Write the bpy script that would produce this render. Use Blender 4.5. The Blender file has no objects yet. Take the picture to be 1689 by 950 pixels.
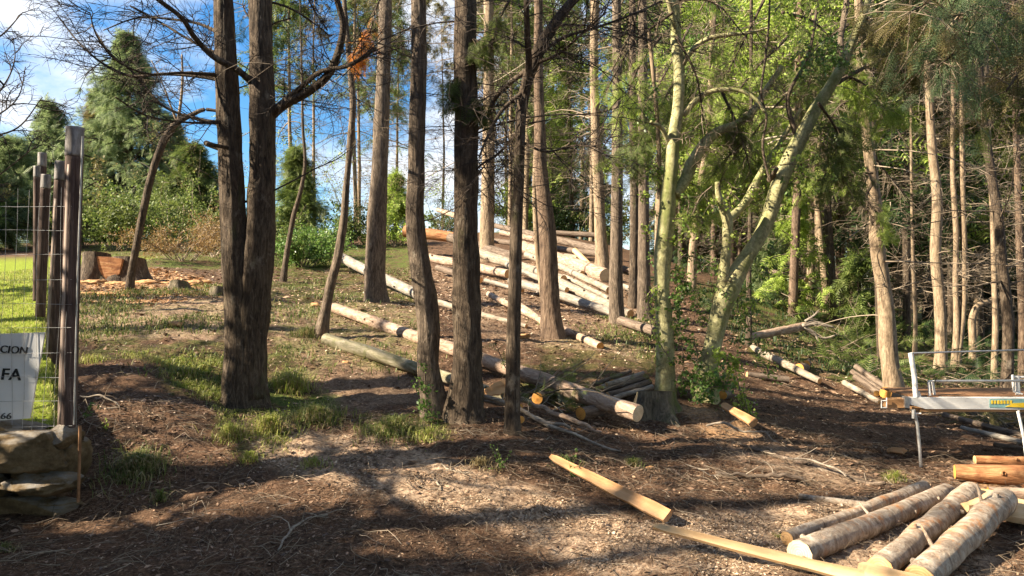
import bpy, math, random
import numpy as np
from mathutils import Vector, Matrix
random.seed(7); RNG = np.random.default_rng(11)
SC = bpy.context.scene; COL = SC.collection
R = math.radians
# ---------------------------------------------------------------- camera
FPX = 1250.0; EYE = 1.6; CX, CY = 844.5, 475.0
cam_d = bpy.data.cameras.new('camera'); cam = bpy.data.objects.new('camera', cam_d); COL.objects.link(cam)
cam_d.sensor_width = 36.0; cam_d.lens = 36.0*FPX/1689.0; cam_d.clip_start = .05; cam_d.clip_end = 600
cam.location = (0, 0, EYE); cam.rotation_euler = (R(90), 0, 0)
SC.camera = cam
# ---------------------------------------------------------------- sun and sky
SUN = np.array([-1.0, -.24, .68]); SUN /= np.linalg.norm(SUN)
SUN_EL = math.asin(SUN[2]); SUN_AZ = math.atan2(SUN[0], SUN[1])
sd = bpy.data.lights.new('sun', 'SUN'); sd.energy = 5.0; sd.angle = R(.5); sd.color = (1, .86, .66)
so = bpy.data.objects.new('sun', sd); COL.objects.link(so)
so.rotation_euler = Vector(SUN).to_track_quat('Z', 'Y').to_euler()
W = bpy.data.worlds.new('World'); SC.world = W; W.use_nodes = True
wn = W.node_tree; wn.nodes.clear()
def wnode(t, **k):
    n = wn.nodes.new(t)
    for a, b in k.items(): setattr(n, a, b)
    return n
sky = wnode('ShaderNodeTexSky', sky_type='NISHITA', sun_disc=False)
sky.sun_elevation = SUN_EL; sky.sun_rotation = SUN_AZ % (2*math.pi)
sky.air_density = 1.0; sky.dust_density = .1; sky.ozone_density = 3.5
bg = wnode('ShaderNodeBackground'); bg.inputs[1].default_value = .058
wo = wnode('ShaderNodeOutputWorld')
tc = wnode('ShaderNodeTexCoord')
mp = wnode('ShaderNodeMapping'); mp.inputs['Scale'].default_value = (1, 1, 2.2); mp.inputs['Location'].default_value = (3.3, .7, 1.2)
nz = wnode('ShaderNodeTexNoise'); nz.inputs['Scale'].default_value = 2.1; nz.inputs['Detail'].default_value = 9; nz.inputs['Roughness'].default_value = .58
cr = wnode('ShaderNodeValToRGB'); cr.color_ramp.elements[0].position = .475; cr.color_ramp.elements[1].position = .60
mx = wnode('ShaderNodeMix', data_type='RGBA'); mx.inputs[7].default_value = (5.9, 6.0, 6.2, 1)
L = wn.links.new
L(tc.outputs['Generated'], mp.inputs[0]); L(mp.outputs[0], nz.inputs['Vector']); L(nz.outputs[0], cr.inputs[0])
L(cr.outputs[0], mx.inputs[0]); hs = wnode('ShaderNodeHueSaturation'); hs.inputs['Saturation'].default_value = 1.3; hs.inputs['Value'].default_value = 1.0
L(sky.outputs[0], hs.inputs['Color']); L(hs.outputs[0], mx.inputs[6]); L(mx.outputs[2], bg.inputs[0]); L(bg.outputs[0], wo.inputs[0])
SC.view_settings.view_transform = 'Standard'; SC.view_settings.look = 'None'
SC.view_settings.exposure = 1.9; SC.view_settings.gamma = 1
SC.render.engine = 'CYCLES'
try:
    SC.cycles.max_bounces = 6; SC.cycles.transparent_max_bounces = 8
except Exception: pass
# ---------------------------------------------------------------- numeric helpers
def lerp(a, b, t): return a+(b-a)*t
def sstep(a, b, x):
    t = np.clip((x-a)/(b-a), 0, 1); return t*t*(3-2*t)
def _hash(ix, iy, iz):
    h = (ix.astype(np.int64)*374761393 + iy.astype(np.int64)*668265263 + iz.astype(np.int64)*2147483647) & 0xffffffff
    h = ((h ^ (h >> 13))*1274126177) & 0xffffffff
    h = ((h ^ (h >> 16))*2246822519) & 0xffffffff
    return ((h ^ (h >> 15)) & 0xffff)/65535.0
def noise3(p):
    p = np.asarray(p, float); i = np.floor(p).astype(np.int64); f = p-i; f = f*f*(3-2*f)
    o = 0
    for a in (0, 1):
        for b in (0, 1):
            for c in (0, 1):
                w = (f[..., 0] if a else 1-f[..., 0])*(f[..., 1] if b else 1-f[..., 1])*(f[..., 2] if c else 1-f[..., 2])
                o = o + w*_hash(i[..., 0]+a, i[..., 1]+b, i[..., 2]+c)
    return o*2-1
def noise2(x, y, s=1.0, k=0.0):
    x = np.asarray(x, float)/s; y = np.asarray(y, float)/s
    return noise3(np.stack([x, y, np.full_like(x, k+.5)], -1))
def unit(v): return v/np.maximum(np.linalg.norm(v, axis=-1, keepdims=True), 1e-9)
# ---------------------------------------------------------------- terrain
def P(px, py, d): return np.array([(px-CX)/FPX*d, d, EYE-(py-CY)/FPX*d])
CTRL = [(0,950,4.1),(400,950,4.2),(844,950,4.2),(1300,950,4.2),(1689,950,4.2),(0,850,5.3),(200,840,5.25),(500,800,5.4),
 (844,800,5.5),(1200,800,5.9),(1500,800,6.1),(1689,800,6.2),(200,700,6.2),(200,600,7.5),(200,540,9.2),(200,478,12),(200,430,17),
 (60,420,20),(300,475,12.5),(300,428,18),(400,660,7.5),(600,680,7.2),(765,685,7.1),(845,715,6.6),(1000,730,6.7),(1097,648,8.3),
 (1165,655,8.2),(1065,695,7.5),(1300,700,7.9),(1470,660,10.2),(1520,770,6.8),(1689,720,8.3),(530,557,9.4),(620,497,13),(468,462,15.5),
 (700,505,12),(912,552,10.5),(1018,532,12.2),(1062,520,14),(803,428,20),(992,445,17.5),(750,400,25),(900,388,27),(550,405,25),
 (1142,490,16),(1235,565,12),(1300,622,11),(1375,510,19),(1550,612,14),(1637,636,12.5),(1330,560,15),(1689,600,17),(1500,575,24),
 (1689,560,32),(1300,490,30),(200,402,27),(60,402,27),(400,402,27),(850,400,42),(200,402,42),(1400,510,45),(1689,530,50),
 (-500,440,20),(-400,760,6),(2300,780,7),(2300,640,14),(-300,950,4.2),(2000,950,4.2)]
_cp = np.array([P(*c) for c in CTRL])
def _tps_k(r): return np.where(r > 1e-9, r*r*np.log(np.maximum(r, 1e-9)), 0)
_n = len(_cp); _A = np.zeros((_n+3, _n+3))
_A[:_n, :_n] = _tps_k(np.hypot(_cp[:, None, 0]-_cp[None, :, 0], _cp[:, None, 1]-_cp[None, :, 1])) + np.eye(_n)*.35
_A[:_n, _n] = 1; _A[:_n, _n+1:] = _cp[:, :2]; _A[_n, :_n] = 1; _A[_n+1:, :_n] = _cp[:, :2].T
_wts = np.linalg.solve(_A, np.r_[_cp[:, 2], 0, 0, 0])
def _tps(x, y):
    s = x.shape; x = np.clip(x.ravel(), -24, 26); y = np.clip(y.ravel(), 4.0, 48)
    x = np.clip(x, -1.0*y-3.5, 1.1*y+3); o = np.zeros(len(x))
    for k in range(_n): o += _wts[k]*_tps_k(np.hypot(x-_cp[k, 0], y-_cp[k, 1]))
    return (o+_wts[_n]+_wts[_n+1]*x+_wts[_n+2]*y).reshape(s)
GX = np.linspace(-30, 32, 249); GY = np.linspace(-2, 52, 217)
_gz = _tps(*np.meshgrid(GX, GY, indexing='ij'))
FEN = np.array([[-3.12, 5.32], [-4.4, 7.4], [-5.6, 9.2], [-6.4, 10.6], [-8.4, 14.5]])   # fence line, from the corner post uphill
def fence_side(x, y):      # > 0 inside the garden
    xl = np.interp(y, FEN[:, 1], FEN[:, 0]); return xl-x
def base_z(x, y):
    x = np.asarray(x, float); y = np.asarray(y, float)
    fx = np.clip((x-GX[0])/(GX[1]-GX[0]), 0, len(GX)-1.001); fy = np.clip((y-GY[0])/(GY[1]-GY[0]), 0, len(GY)-1.001)
    i = fx.astype(int); j = fy.astype(int); a = fx-i; b = fy-j
    z = _gz[i, j]*(1-a)*(1-b)+_gz[i+1, j]*a*(1-b)+_gz[i, j+1]*(1-a)*b+_gz[i+1, j+1]*a*b
    lawn = .60+.17*(y-5.3)+.0*x
    m = sstep(-.02, .12, fence_side(x, y)+.02)*sstep(5.3, 5.42, y)*(1-sstep(11, 16, y))
    return z+m*np.maximum(lawn-z, 0)*.98
def fine_z(x, y):
    near = 1-sstep(14, 30, np.hypot(x, y))
    lawn = sstep(0, .2, fence_side(x, y))*sstep(5.2, 5.4, y)
    a = noise2(x, y, 1.1, 1)*.045+noise2(x, y, .42, 2)*.03
    b = np.abs(noise2(x, y, .19, 3))*.042+np.abs(noise2(x, y, .08, 4))*.016
    return (a+b-.022)*(.35+.65*near)*(1-.8*lawn)
def gz(x, y): return base_z(x, y)+fine_z(np.asarray(x, float), np.asarray(y, float))
_DS = 2.2*np.power(75/2.2, np.linspace(0, 1, 700))
def hit(px, py):
    """where the line of sight through a photo pixel meets the ground"""
    px = np.atleast_1d(np.asarray(px, float)); py = np.atleast_1d(np.asarray(py, float))
    X = (px[:, None]-CX)/FPX*_DS; Z = EYE-(py[:, None]-CY)/FPX*_DS; Y = np.broadcast_to(_DS, X.shape)
    b = base_z(X, Y) >= Z
    k = np.where(b.any(1), b.argmax(1), len(_DS)-1); n = np.arange(len(px))
    d = _DS[k]; x = (px-CX)/FPX*d
    return np.stack([x, d, base_z(x, d)], -1)
def hit1(px, py): return hit(px, py)[0]
def pix(p):
    p = np.asarray(p, float); d = np.maximum(p[..., 1], .01)
    return CX+p[..., 0]/d*FPX, CY-(p[..., 2]-EYE)/d*FPX
# ---------------------------------------------------------------- mesh building
class G:
    """collects quads and triangles, then links them as ONE mesh object"""
    def __init__(s): s.v = []; s.q = []; s.t = []; s.n = 0
    def add(s, v, q=None, t=None):
        v = np.asarray(v, float).reshape(-1, 3)
        if q is not None and len(q): s.q.append(np.asarray(q, np.int64).reshape(-1, 4)+s.n)
        if t is not None and len(t): s.t.append(np.asarray(t, np.int64).reshape(-1, 3)+s.n)
        s.v.append(v); s.n += len(v); return s
    def arrays(s):
        v = np.concatenate(s.v) if s.v else np.zeros((0, 3))
        q = np.concatenate(s.q) if s.q else np.zeros((0, 4), np.int64)
        t = np.concatenate(s.t) if s.t else np.zeros((0, 3), np.int64)
        return v, q, t
    def mesh(s, name, mat, smooth=True, origin=None):
        v, q, t = s.arrays()
        if origin is not None: v = v-np.asarray(origin)
        me = bpy.data.meshes.new(name)
        me.vertices.add(len(v)); me.vertices.foreach_set('co', v.astype(np.float32).ravel())
        me.loops.add(q.size+t.size); me.loops.foreach_set('vertex_index', np.r_[q.ravel(), t.ravel()].astype(np.int32))
        me.polygons.add(len(q)+len(t))
        me.polygons.foreach_set('loop_start', np.r_[np.arange(len(q))*4, q.size+np.arange(len(t))*3].astype(np.int32))
        me.polygons.foreach_set('loop_total', np.r_[np.full(len(q), 4), np.full(len(t), 3)].astype(np.int32))
        me.polygons.foreach_set('use_smooth', np.full(len(q)+len(t), smooth))
        me.update(calc_edges=True); me.materials.append(mat); return me
    def obj(s, name, mat, parent=None, smooth=True, kind=None):
        """vertices are world positions; the object sits at its parent's origin"""
        o0 = np.array(parent.matrix_world.translation) if parent is not None else None
        me = s.mesh(name, mat, smooth, o0)
        ob = bpy.data.objects.new(name, me); COL.objects.link(ob)
        if parent is not None: ob.parent = parent
        if kind: ob['kind'] = kind
        return ob
def thing(name, loc, label, cat, group=None):
    o = bpy.data.objects.new(name, None); COL.objects.link(o); o.empty_display_size = .2
    o.location = loc; o.matrix_world = Matrix.Translation(Vector(loc))
    o['label'] = label; o['category'] = cat
    if group: o['group'] = group
    return o
def tag(o, label, cat, group=None):
    o['label'] = label; o['category'] = cat
    if group: o['group'] = group
    return o
def smooth_path(pts, n):
    pts = np.asarray(pts, float); m = len(pts)
    if m < 3: return np.stack([np.interp(np.linspace(0, m-1, n), np.arange(m), pts[:, k]) for k in range(pts.shape[1])], -1)
    s = np.r_[0, np.cumsum(np.linalg.norm(np.diff(pts[:, :3], axis=0), axis=1))]; u = np.linspace(0, s[-1], n)
    tan = np.gradient(pts, s, axis=0) if m > 2 else None
    k = np.clip(np.searchsorted(s, u, side='right')-1, 0, m-2); h = (s[k+1]-s[k])[:, None]; t = ((u-s[k])[:, None])/h
    p0, p1, m0, m1 = pts[k], pts[k+1], tan[k]*h, tan[k+1]*h
    return (2*t**3-3*t**2+1)*p0+(t**3-2*t**2+t)*m0+(-2*t**3+3*t**2)*p1+(t**3-t**2)*m1
def frames(paths):
    T = unit(np.gradient(paths, axis=-2)); ref = np.zeros_like(T)
    hz = np.abs(T[..., 2:3]) > .85
    ref = np.where(hz, np.array([1., 0, 0]), np.array([0, 0, 1.]))
    # one reference per path keeps the tube from twisting
    ref = np.broadcast_to(ref[..., :1, :], T.shape)
    A = np.cross(T, ref); A = unit(A); B = np.cross(T, A); return T, A, B
def tubes(g, paths, radii, sides=3):
    """many thin tubes at once: paths (B,P,3), radii (B,P)"""
    paths = np.asarray(paths, float); radii = np.asarray(radii, float)
    if paths.ndim == 2: paths = paths[None]; radii = radii[None]
    B, n, _ = paths.shape
    if B == 0: return
    T, A, Bn = frames(paths); th = np.arange(sides)/sides*2*np.pi
    v = paths[:, :, None, :]+radii[:, :, None, None]*(np.cos(th)[:, None]*A[:, :, None, :]+np.sin(th)[:, None]*Bn[:, :, None, :])
    b = np.arange(B)[:, None, None]*n*sides; i = np.arange(n-1)[None, :, None]*sides; j = np.arange(sides)[None, None, :]; j2 = (j+1) % sides
    q = np.stack([b+i+j, b+i+j2, b+i+sides+j2, b+i+sides+j], -1).reshape(-1, 4)
    g.add(v.reshape(-1, 3), q)
def trunk_tube(g, path, radii, sides=24, rough=.05, seed=0, flare=0, ridge=.03, rings=None, fib=9., cap=True):
    """one thick limb with knobbly, ridged bark and a flared foot"""
    path = np.asarray(path, float); pr = np.concatenate([path, np.asarray(radii, float)[:, None]], 1)
    if rings: pr = smooth_path(pr, rings)
    path, radii = pr[:, :3], pr[:, 3]; n = len(path)
    T, A, B = frames(path); th = np.arange(sides)/sides*2*np.pi
    s = np.r_[0, np.cumsum(np.linalg.norm(np.diff(path, axis=0), axis=1))]
    c, d = np.cos(th)[None, :], np.sin(th)[None, :]; rr = radii[:, None]
    S = np.broadcast_to(s[:, None], (n, sides)); q3 = np.stack([c*rr*6+0*S, d*rr*6+0*S, S*1.6+seed*7.3], -1)
    f = 1+rough*noise3(q3)+rough*.5*noise3(q3*2.3+9)
    fb = np.stack([c*fib*.35+0*S+seed, d*fib*.35+0*S, S*1.3+3], -1)
    f += ridge*(np.abs(noise3(fb*2.0))*2-.7)+ridge*.7*(np.abs(noise3(fb*4.3+5))*2-.7)
    if flare:
        fl = np.exp(-S/.26); f += flare*fl*(.7+.9*np.maximum(0, np.cos(th*4+seed)[None, :]))
    v = path[:, None, :]+(rr*f)[..., None]*(c[..., None]*A[:, None, :]+d[..., None]*B[:, None, :])
    i = np.arange(n-1)[:, None]*sides; j = np.arange(sides)[None, :]; j2 = (j+1) % sides
    q = np.stack([i+j, i+j2, i+sides+j2, i+sides+j], -1).reshape(-1, 4)
    v = v.reshape(-1, 3); t = None
    if cap:
        v = np.concatenate([v, path[-1:], path[:1]]); k = n*sides; jj = np.arange(sides); j3 = (jj+1) % sides
        t = np.concatenate([np.stack([(n-1)*sides+jj, (n-1)*sides+j3, np.full(sides, k)], -1), np.stack([j3, jj, np.full(sides, k+1)], -1)])
    g.add(v, q, t); return g
def box(g, c, size, M=None, taper=0):
    s = np.array(size)/2; v = np.array([[x, y, z] for z in (-1, 1) for y in (-1, 1) for x in (-1, 1)], float)*s
    if M is not None: v = v@np.asarray(M).T
    g.add(v+np.asarray(c), [[0, 2, 3, 1], [4, 5, 7, 6], [0, 1, 5, 4], [2, 6, 7, 3], [0, 4, 6, 2], [1, 3, 7, 5]])
# ---------------------------------------------------------------- sun-lit places: foliage above them leaves gaps
SU = unit(np.cross(SUN, [0, 0, 1.])); SV = np.cross(SU, SUN); CELL = .10; NC = 700
lit = np.full((NC, NC), 1e9); lit_hard = np.full((NC, NC), 1e9)
def protect(pts, rad=.12, hard=False):
    pts = np.asarray(pts, float).reshape(-1, 3); a = pts@SU/CELL+NC/2; b = pts@SV/CELL+NC/2; d = pts@SUN
    k = int(math.ceil(rad/CELL))
    for di in range(-k, k+1):
        for dj in range(-k, k+1):
            if di*di+dj*dj > k*k+.5: continue
            i = np.round(a+di).astype(int); j = np.round(b+dj).astype(int); m = (i >= 0) & (i < NC) & (j >= 0) & (j < NC)
            np.minimum.at(lit, (i[m], j[m]), d[m])
            if hard: np.minimum.at(lit_hard, (i[m], j[m]), d[m])
def keep(pts, margin=.5, hard=False):
    """False where a leaf clump would stand between the sun and a place the photo shows in sunshine"""
    pts = np.asarray(pts, float).reshape(-1, 3)
    i = np.round(pts@SU/CELL+NC/2).astype(int); j = np.round(pts@SV/CELL+NC/2).astype(int)
    ok = (i >= 0) & (i < NC) & (j >= 0) & (j < NC); r = np.ones(len(pts), bool)
    r[ok] = ~(pts[ok]@SUN > (lit_hard if hard else lit)[i[ok], j[ok]]+margin); return r
def inpoly(x, y, poly):
    c = np.zeros(np.shape(x), bool); n = len(poly)
    for k in range(n):
        (x1, y1), (x2, y2) = poly[k], poly[(k+1) % n]
        m = ((y1 > y) != (y2 > y)) & (x < (x2-x1)*(y-y1)/((y2-y1) if y2 != y1 else 1e-9)+x1); c ^= m
    return c
# ---------------------------------------------------------------- materials
class M:
    def __init__(s, name, rough=.85, spec=.3):
        s.m = bpy.data.materials.new(name); s.m.use_nodes = True; s.t = s.m.node_tree; s.b = s.t.nodes['Principled BSDF']
        s.b.inputs['Roughness'].default_value = rough; s.b.inputs['Specular IOR Level'].default_value = spec
        s.o = s.t.nodes['Material Output']; s.tc = s.n('ShaderNodeTexCoord')
    def n(s, t, **k):
        x = s.t.nodes.new(t)
        for a, b in k.items(): setattr(x, a, b)
        return x
    def l(s, a, b): s.t.links.new(a, b)
    def noise(s, scale, st=(1, 1, 1), detail=6, rough=.6, coord='Object', loc=(0, 0, 0), dist=0.):
        mp = s.n('ShaderNodeMapping'); mp.inputs['Scale'].default_value = st; mp.inputs['Location'].default_value = loc
        s.l(s.tc.outputs[coord], mp.inputs[0]); z = s.n('ShaderNodeTexNoise')
        z.inputs['Scale'].default_value = scale; z.inputs['Detail'].default_value = detail; z.inputs['Roughness'].default_value = rough
        z.inputs['Distortion'].default_value = dist
        s.l(mp.outputs[0], z.inputs['Vector']); return z.outputs[0]
    def ramp(s, fac, stops):
        r = s.n('ShaderNodeValToRGB'); e = r.color_ramp.elements
        while len(e) < len(stops): e.new(.5)
        for k, (p, c) in enumerate(stops):
            e[k].position = p; e[k].color = (c, c, c, 1) if isinstance(c, (int, float)) else (*c, 1)
        s.l(fac, r.inputs[0]); return r.outputs[0]
    def mix(s, fac, a, b, mode='MIX'):
        x = s.n('ShaderNodeMix', data_type='RGBA', blend_type=mode)
        for sock, val in ((x.inputs[0], fac), (x.inputs[6], a), (x.inputs[7], b)):
            if isinstance(val, (int, float)): sock.default_value = val
            elif isinstance(val, tuple): sock.default_value = (*val, 1)
            else: s.l(val, sock)
        return x.outputs[2]
    def math(s, op, a, b=0.):
        x = s.n('ShaderNodeMath', operation=op)
        for sock, val in zip(x.inputs, (a, b)):
            if isinstance(val, (int, float)): sock.default_value = val
            else: s.l(val, sock)
        return x.outputs[0]
    def base(s, c):
        if isinstance(c, tuple): s.b.inputs['Base Color'].default_value = (*c, 1)
        else: s.l(c, s.b.inputs['Base Color'])
        return s
    def bump(s, h, dist=.01, strength=.7):
        x = s.n('ShaderNodeBump'); x.inputs['Distance'].default_value = dist; x.inputs['Strength'].default_value = strength
        s.l(h, x.inputs['Height']); s.l(x.outputs[0], s.b.inputs['Normal']); return s
    def island(s): return s.n('ShaderNodeNewGeometry').outputs['Random Per Island']
MAT = {}
def bark(name, dark, mid, light, along=(1, 1, .16), scale=26, bumpd=.012, moss=None, mosscov=.5, patch=None, patchcov=.55):
    m = M(name); a = m.noise(scale, along, 8, .68, dist=1.1); b = m.noise(3.1, (1, 1, .6), 5, .6)
    c = m.ramp(a, [(.36, dark), (.48, mid), (.64, light)]); f = m.noise(scale*1.7, (along[0], along[1], min(1, along[2]*2.2)), 7, .75, loc=(4, 4, 4)); c = m.mix(m.ramp(f, [(.34, .85), (.50, 0.)]), c, dark)
    c = m.mix(m.ramp(b, [(.35, .0), (.7, .45)]), c, mid, 'MIX')
    if patch: c = m.mix(m.ramp(m.noise(5.5, (1, 1, .7), 6, .7, loc=(3, 1, 2)), [(patchcov-.02, 0.), (patchcov+.09, .9)]), c, patch)
    if moss: c = m.mix(m.ramp(m.noise(4.2, (1, 1, .45), 7, .7, loc=(7, 3, 1)), [(mosscov, 0.), (mosscov+.14, .85)]), c, moss)
    h = m.math('ADD', a, m.math('MULTIPLY', f, .4)); m.base(c); m.bump(h, bumpd*1.8, 1.); MAT[name] = m.m
bark('bark_brown', (.022, .016, .011), (.085, .060, .040), (.19, .145, .10), scale=30, bumpd=.018, patch=(.26, .22, .17), patchcov=.60, moss=(.10, .10, .04), mosscov=.60)
bark('bark_grey', (.035, .026, .018), (.14, .104, .074), (.28, .22, .16), scale=30, bumpd=.014, patch=(.30, .27, .21), patchcov=.66)
bark('bark_red', (.04, .025, .017), (.15, .10, .066), (.27, .195, .135), scale=28, bumpd=.012)
bark('bark_tan_lit', (.09, .062, .038), (.26, .19, .122), (.41, .315, .21), scale=24, bumpd=.008)  # tan bark lightened in colour to read as sunlit
bark('bark_pale', (.16, .14, .07), (.34, .32, .16), (.52, .49, .27), along=(1, 1, .8), scale=17, bumpd=.005, moss=(.15, .17, .045), mosscov=.49, patch=(.14, .11, .07), patchcov=.60)
bark('log_grey', (.12, .10, .085), (.25, .22, .18), (.40, .365, .31), along=(.22, 1, 1), scale=20, bumpd=.006, patch=(.42, .21, .09), patchcov=.61)
bark('log_birch', (.13, .085, .055), (.37, .29, .215), (.58, .50, .405), along=(.8, .55, .55), scale=17, bumpd=.010, patch=(.42, .18, .06), patchcov=.57)
bark('log_brown', (.05, .035, .025), (.15, .11, .08), (.28, .22, .17), along=(.2, 1, 1), scale=24, bumpd=.010)
bark('log_red', (.13, .08, .055), (.35, .245, .175), (.56, .44, .34), along=(.35, 1, 1), scale=16, bumpd=.009, moss=(.20, .21, .08), mosscov=.60, patch=(.50, .34, .20), patchcov=.60)
bark('log_mossy', (.12, .12, .05), (.26, .23, .15), (.40, .36, .27), along=(.3, 1, 1), scale=16, bumpd=.006, moss=(.19, .20, .07), mosscov=.56)
bark('log_white', (.12, .095, .07), (.255, .21, .16), (.41, .355, .28), along=(.4, 1, 1), scale=14, bumpd=.004, patch=(.42, .25, .12), patchcov=.63)
bark('peeled_wood', (.11, .04, .018), (.36, .16, .065), (.56, .33, .16), along=(.22, 1, 1), scale=13, bumpd=.012, patch=(.20, .08, .035), patchcov=.55)
bark('dead_wood', (.10, .08, .06), (.26, .215, .17), (.42, .37, .30), along=(.3, 1, 1), scale=20, bumpd=.005)
bark('stump_bark', (.04, .032, .02), (.14, .115, .075), (.28, .23, .16), scale=22, bumpd=.02, moss=(.10, .13, .02), mosscov=.52)
bark('fence_wood', (.035, .022, .018), (.085, .055, .046), (.17, .12, .10), along=(1, 1, .05), scale=32, bumpd=.004)
def cutwood(name, c0, c1):
    m = M(name, .7); sx = m.n('ShaderNodeSeparateXYZ'); m.l(m.tc.outputs['Object'], sx.inputs[0])
    r = m.math('SQRT', m.math('ADD', m.math('POWER', sx.outputs[1], 2.), m.math('POWER', sx.outputs[2], 2.)))
    w = m.math('SINE', m.math('MULTIPLY', m.math('ADD', r, m.math('MULTIPLY', m.noise(9., detail=3), .02)), 420.))
    c = m.mix(m.math('MULTIPLY', m.math('ADD', w, 1.), .28), c1, c0); c = m.mix(m.ramp(m.noise(22., detail=8), [(.42, 0.), (.7, .6)]), c, c0); c = m.mix(m.ramp(m.noise(5., detail=4, loc=(2, 5, 1)), [(.52, 0.), (.70, .35)]), c, (.24, .14, .07))
    m.base(c); m.bump(m.noise(60.), .002); MAT[name] = m.m
cutwood('cut_wood', (.42, .22, .085), (.66, .43, .21)); cutwood('cut_orange', (.50, .20, .04), (.72, .36, .08)); cutwood('cut_pale', (.50, .36, .20), (.74, .60, .40))
def plain(name, stops, scale=12, st=(1, 1, 1), rough=.8, bumpd=.004, spec=.3, metal=0):
    m = M(name, rough, spec); a = m.noise(scale, st, 7, .65); m.base(m.ramp(a, stops)); m.bump(a, bumpd, .6)
    m.b.inputs['Metallic'].default_value = metal; MAT[name] = m.m; return m
plain('plank', [(.3, (.26, .12, .045)), (.48, (.46, .25, .11)), (.75, (.62, .38, .20))], 9, (.12, 1.4, 1.4), .7, .003)
plain('plank_fresh', [(.3, (.40, .24, .11)), (.52, (.62, .41, .21)), (.8, (.74, .54, .33))], 9, (.12, 1.2, 1.2), .7, .002)
plain('stone', [(.28, (.05, .035, .02)), (.45, (.15, .105, .055)), (.6, (.24, .18, .10)), (.78, (.42, .38, .30))], 4.5, (1, 1, 1.3), .85, .02)
_g = m = M('stone_top', .9); _a = m.noise(7., (1, 1, 1.3), 9, .7); _c = m.ramp(_a, [(.3, (.05, .034, .018)), (.45, (.17, .115, .055)), (.6, (.27, .195, .105)), (.75, (.40, .33, .23))])
_s = m.n('ShaderNodeSeparateXYZ'); m.l(m.n('ShaderNodeNewGeometry').outputs['Normal'], _s.inputs[0]); _f = m.math('MULTIPLY', m.ramp(_s.outputs[2], [(.35, 0.), (.75, 1.)]), m.ramp(m.noise(9., detail=8), [(.38, 0.), (.6, .9)]))
m.base(m.mix(_f, _c, (.33, .31, .28))); m.bump(m.noise(14., detail=12, rough=.8), .05, 1.); MAT['stone_top'] = m.m
plain('stone_grey', [(.3, (.16, .17, .13)), (.7, (.33, .35, .27))], 9, (1, 1, 1), .85, .008)
plain('metal_galvanised', [(.3, (.34, .34, .34)), (.7, (.62, .62, .61))], 20, (1, 1, 1), .42, .001, .5, .75)
plain('metal_white', [(.28, (.36, .34, .31)), (.36, (.66, .65, .62)), (.7, (.82, .81, .78))], 7, (.5, 1, 1), .5, .001, .5)
plain('metal_rusty', [(.3, (.16, .07, .03)), (.7, (.36, .20, .10))], 20, (1, 1, 1), .8, .001)
plain('post_tip', [(.3, (.10, .09, .085)), (.5, (.24, .22, .21)), (.75, (.48, .46, .44))], 26, (1, 1, .25), .8, .004)
plain('post_lit_side', [(.3, (.22, .165, .135)), (.7, (.46, .36, .30))], 20, (1, 1, .05), .6, .003)
plain('sign_white', [(.3, (.74, .74, .73)), (.7, (.82, .82, .81))], 4, (1, 1, 1), .5, .0005)
plain('ink', [(0, (.015, .015, .015)), (1, (.03, .03, .03))]); plain('ink_grey', [(0, (.06, .06, .06)), (1, (.09, .09, .09))])
plain('sticker_yellow', [(0, (.75, .50, .03)), (1, (.82, .58, .05))]); plain('sticker_teal', [(0, (.18, .36, .36)), (1, (.25, .44, .42))])
plain('sawdust', [(.25, (.26, .13, .06)), (.5, (.46, .26, .12)), (.75, (.62, .40, .20))], 30, (1, 1, 1), .95, .01)
def leaf(name, cols, trans=.45, rough=.55, big=None):
    m = M(name, rough, .35); i = m.island(); n = len(cols); c = m.ramp(i, [(k/(n-1), x) for k, x in enumerate(cols)])
    if big: c = m.mix(m.ramp(m.noise(.9, detail=3), [(.42, 0.), (.62, .8)]), c, big)
    m.base(c); tr = m.n('ShaderNodeBsdfTranslucent'); m.l(c if not isinstance(c, tuple) else c, tr.inputs[0])
    mixs = m.n('ShaderNodeMixShader'); mixs.inputs[0].default_value = trans
    m.l(m.b.outputs[0], mixs.inputs[1]); m.l(tr.outputs[0], mixs.inputs[2]); m.l(mixs.outputs[0], m.o.inputs[0]); MAT[name] = m.m
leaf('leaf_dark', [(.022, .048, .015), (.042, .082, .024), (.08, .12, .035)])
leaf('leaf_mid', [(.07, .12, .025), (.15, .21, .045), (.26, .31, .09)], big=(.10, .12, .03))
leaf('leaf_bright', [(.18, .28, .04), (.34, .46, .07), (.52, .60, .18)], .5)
leaf('leaf_blue_haze', [(.13, .19, .07), (.22, .29, .12), (.34, .39, .19)], .5)  # lightened so that distance haze sits in the leaf colour
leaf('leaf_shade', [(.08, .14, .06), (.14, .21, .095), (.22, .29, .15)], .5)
leaf('leaf_dry', [(.16, .09, .035), (.26, .16, .06), (.34, .24, .10)], .35)
leaf('leaf_orange', [(.40, .13, .02), (.55, .22, .03), (.62, .30, .06)], .5)
leaf('leaf_ivy', [(.06, .13, .03), (.12, .22, .04), (.26, .36, .10)], .35, .4)
leaf('leaf_olive', [(.09, .10, .03), (.16, .16, .05), (.25, .22, .08)], big=(.19, .15, .06))
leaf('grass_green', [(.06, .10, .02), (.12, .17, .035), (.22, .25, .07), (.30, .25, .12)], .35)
leaf('grass_sunny', [(.18, .24, .04), (.30, .35, .06), (.42, .44, .12), (.45, .38, .18)], .35)  # sunlit copy of the grass, brightness put into its colour
leaf('grass_dry', [(.20, .15, .07), (.34, .27, .13), (.42, .36, .20)], .3)
leaf('litter_brown', [(.03, .017, .010), (.11, .064, .037), (.24, .15, .09), (.38, .26, .165)], .05)
leaf('litter_pale', [(.16, .10, .06), (.40, .28, .18), (.68, .53, .38)], .1)
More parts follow.
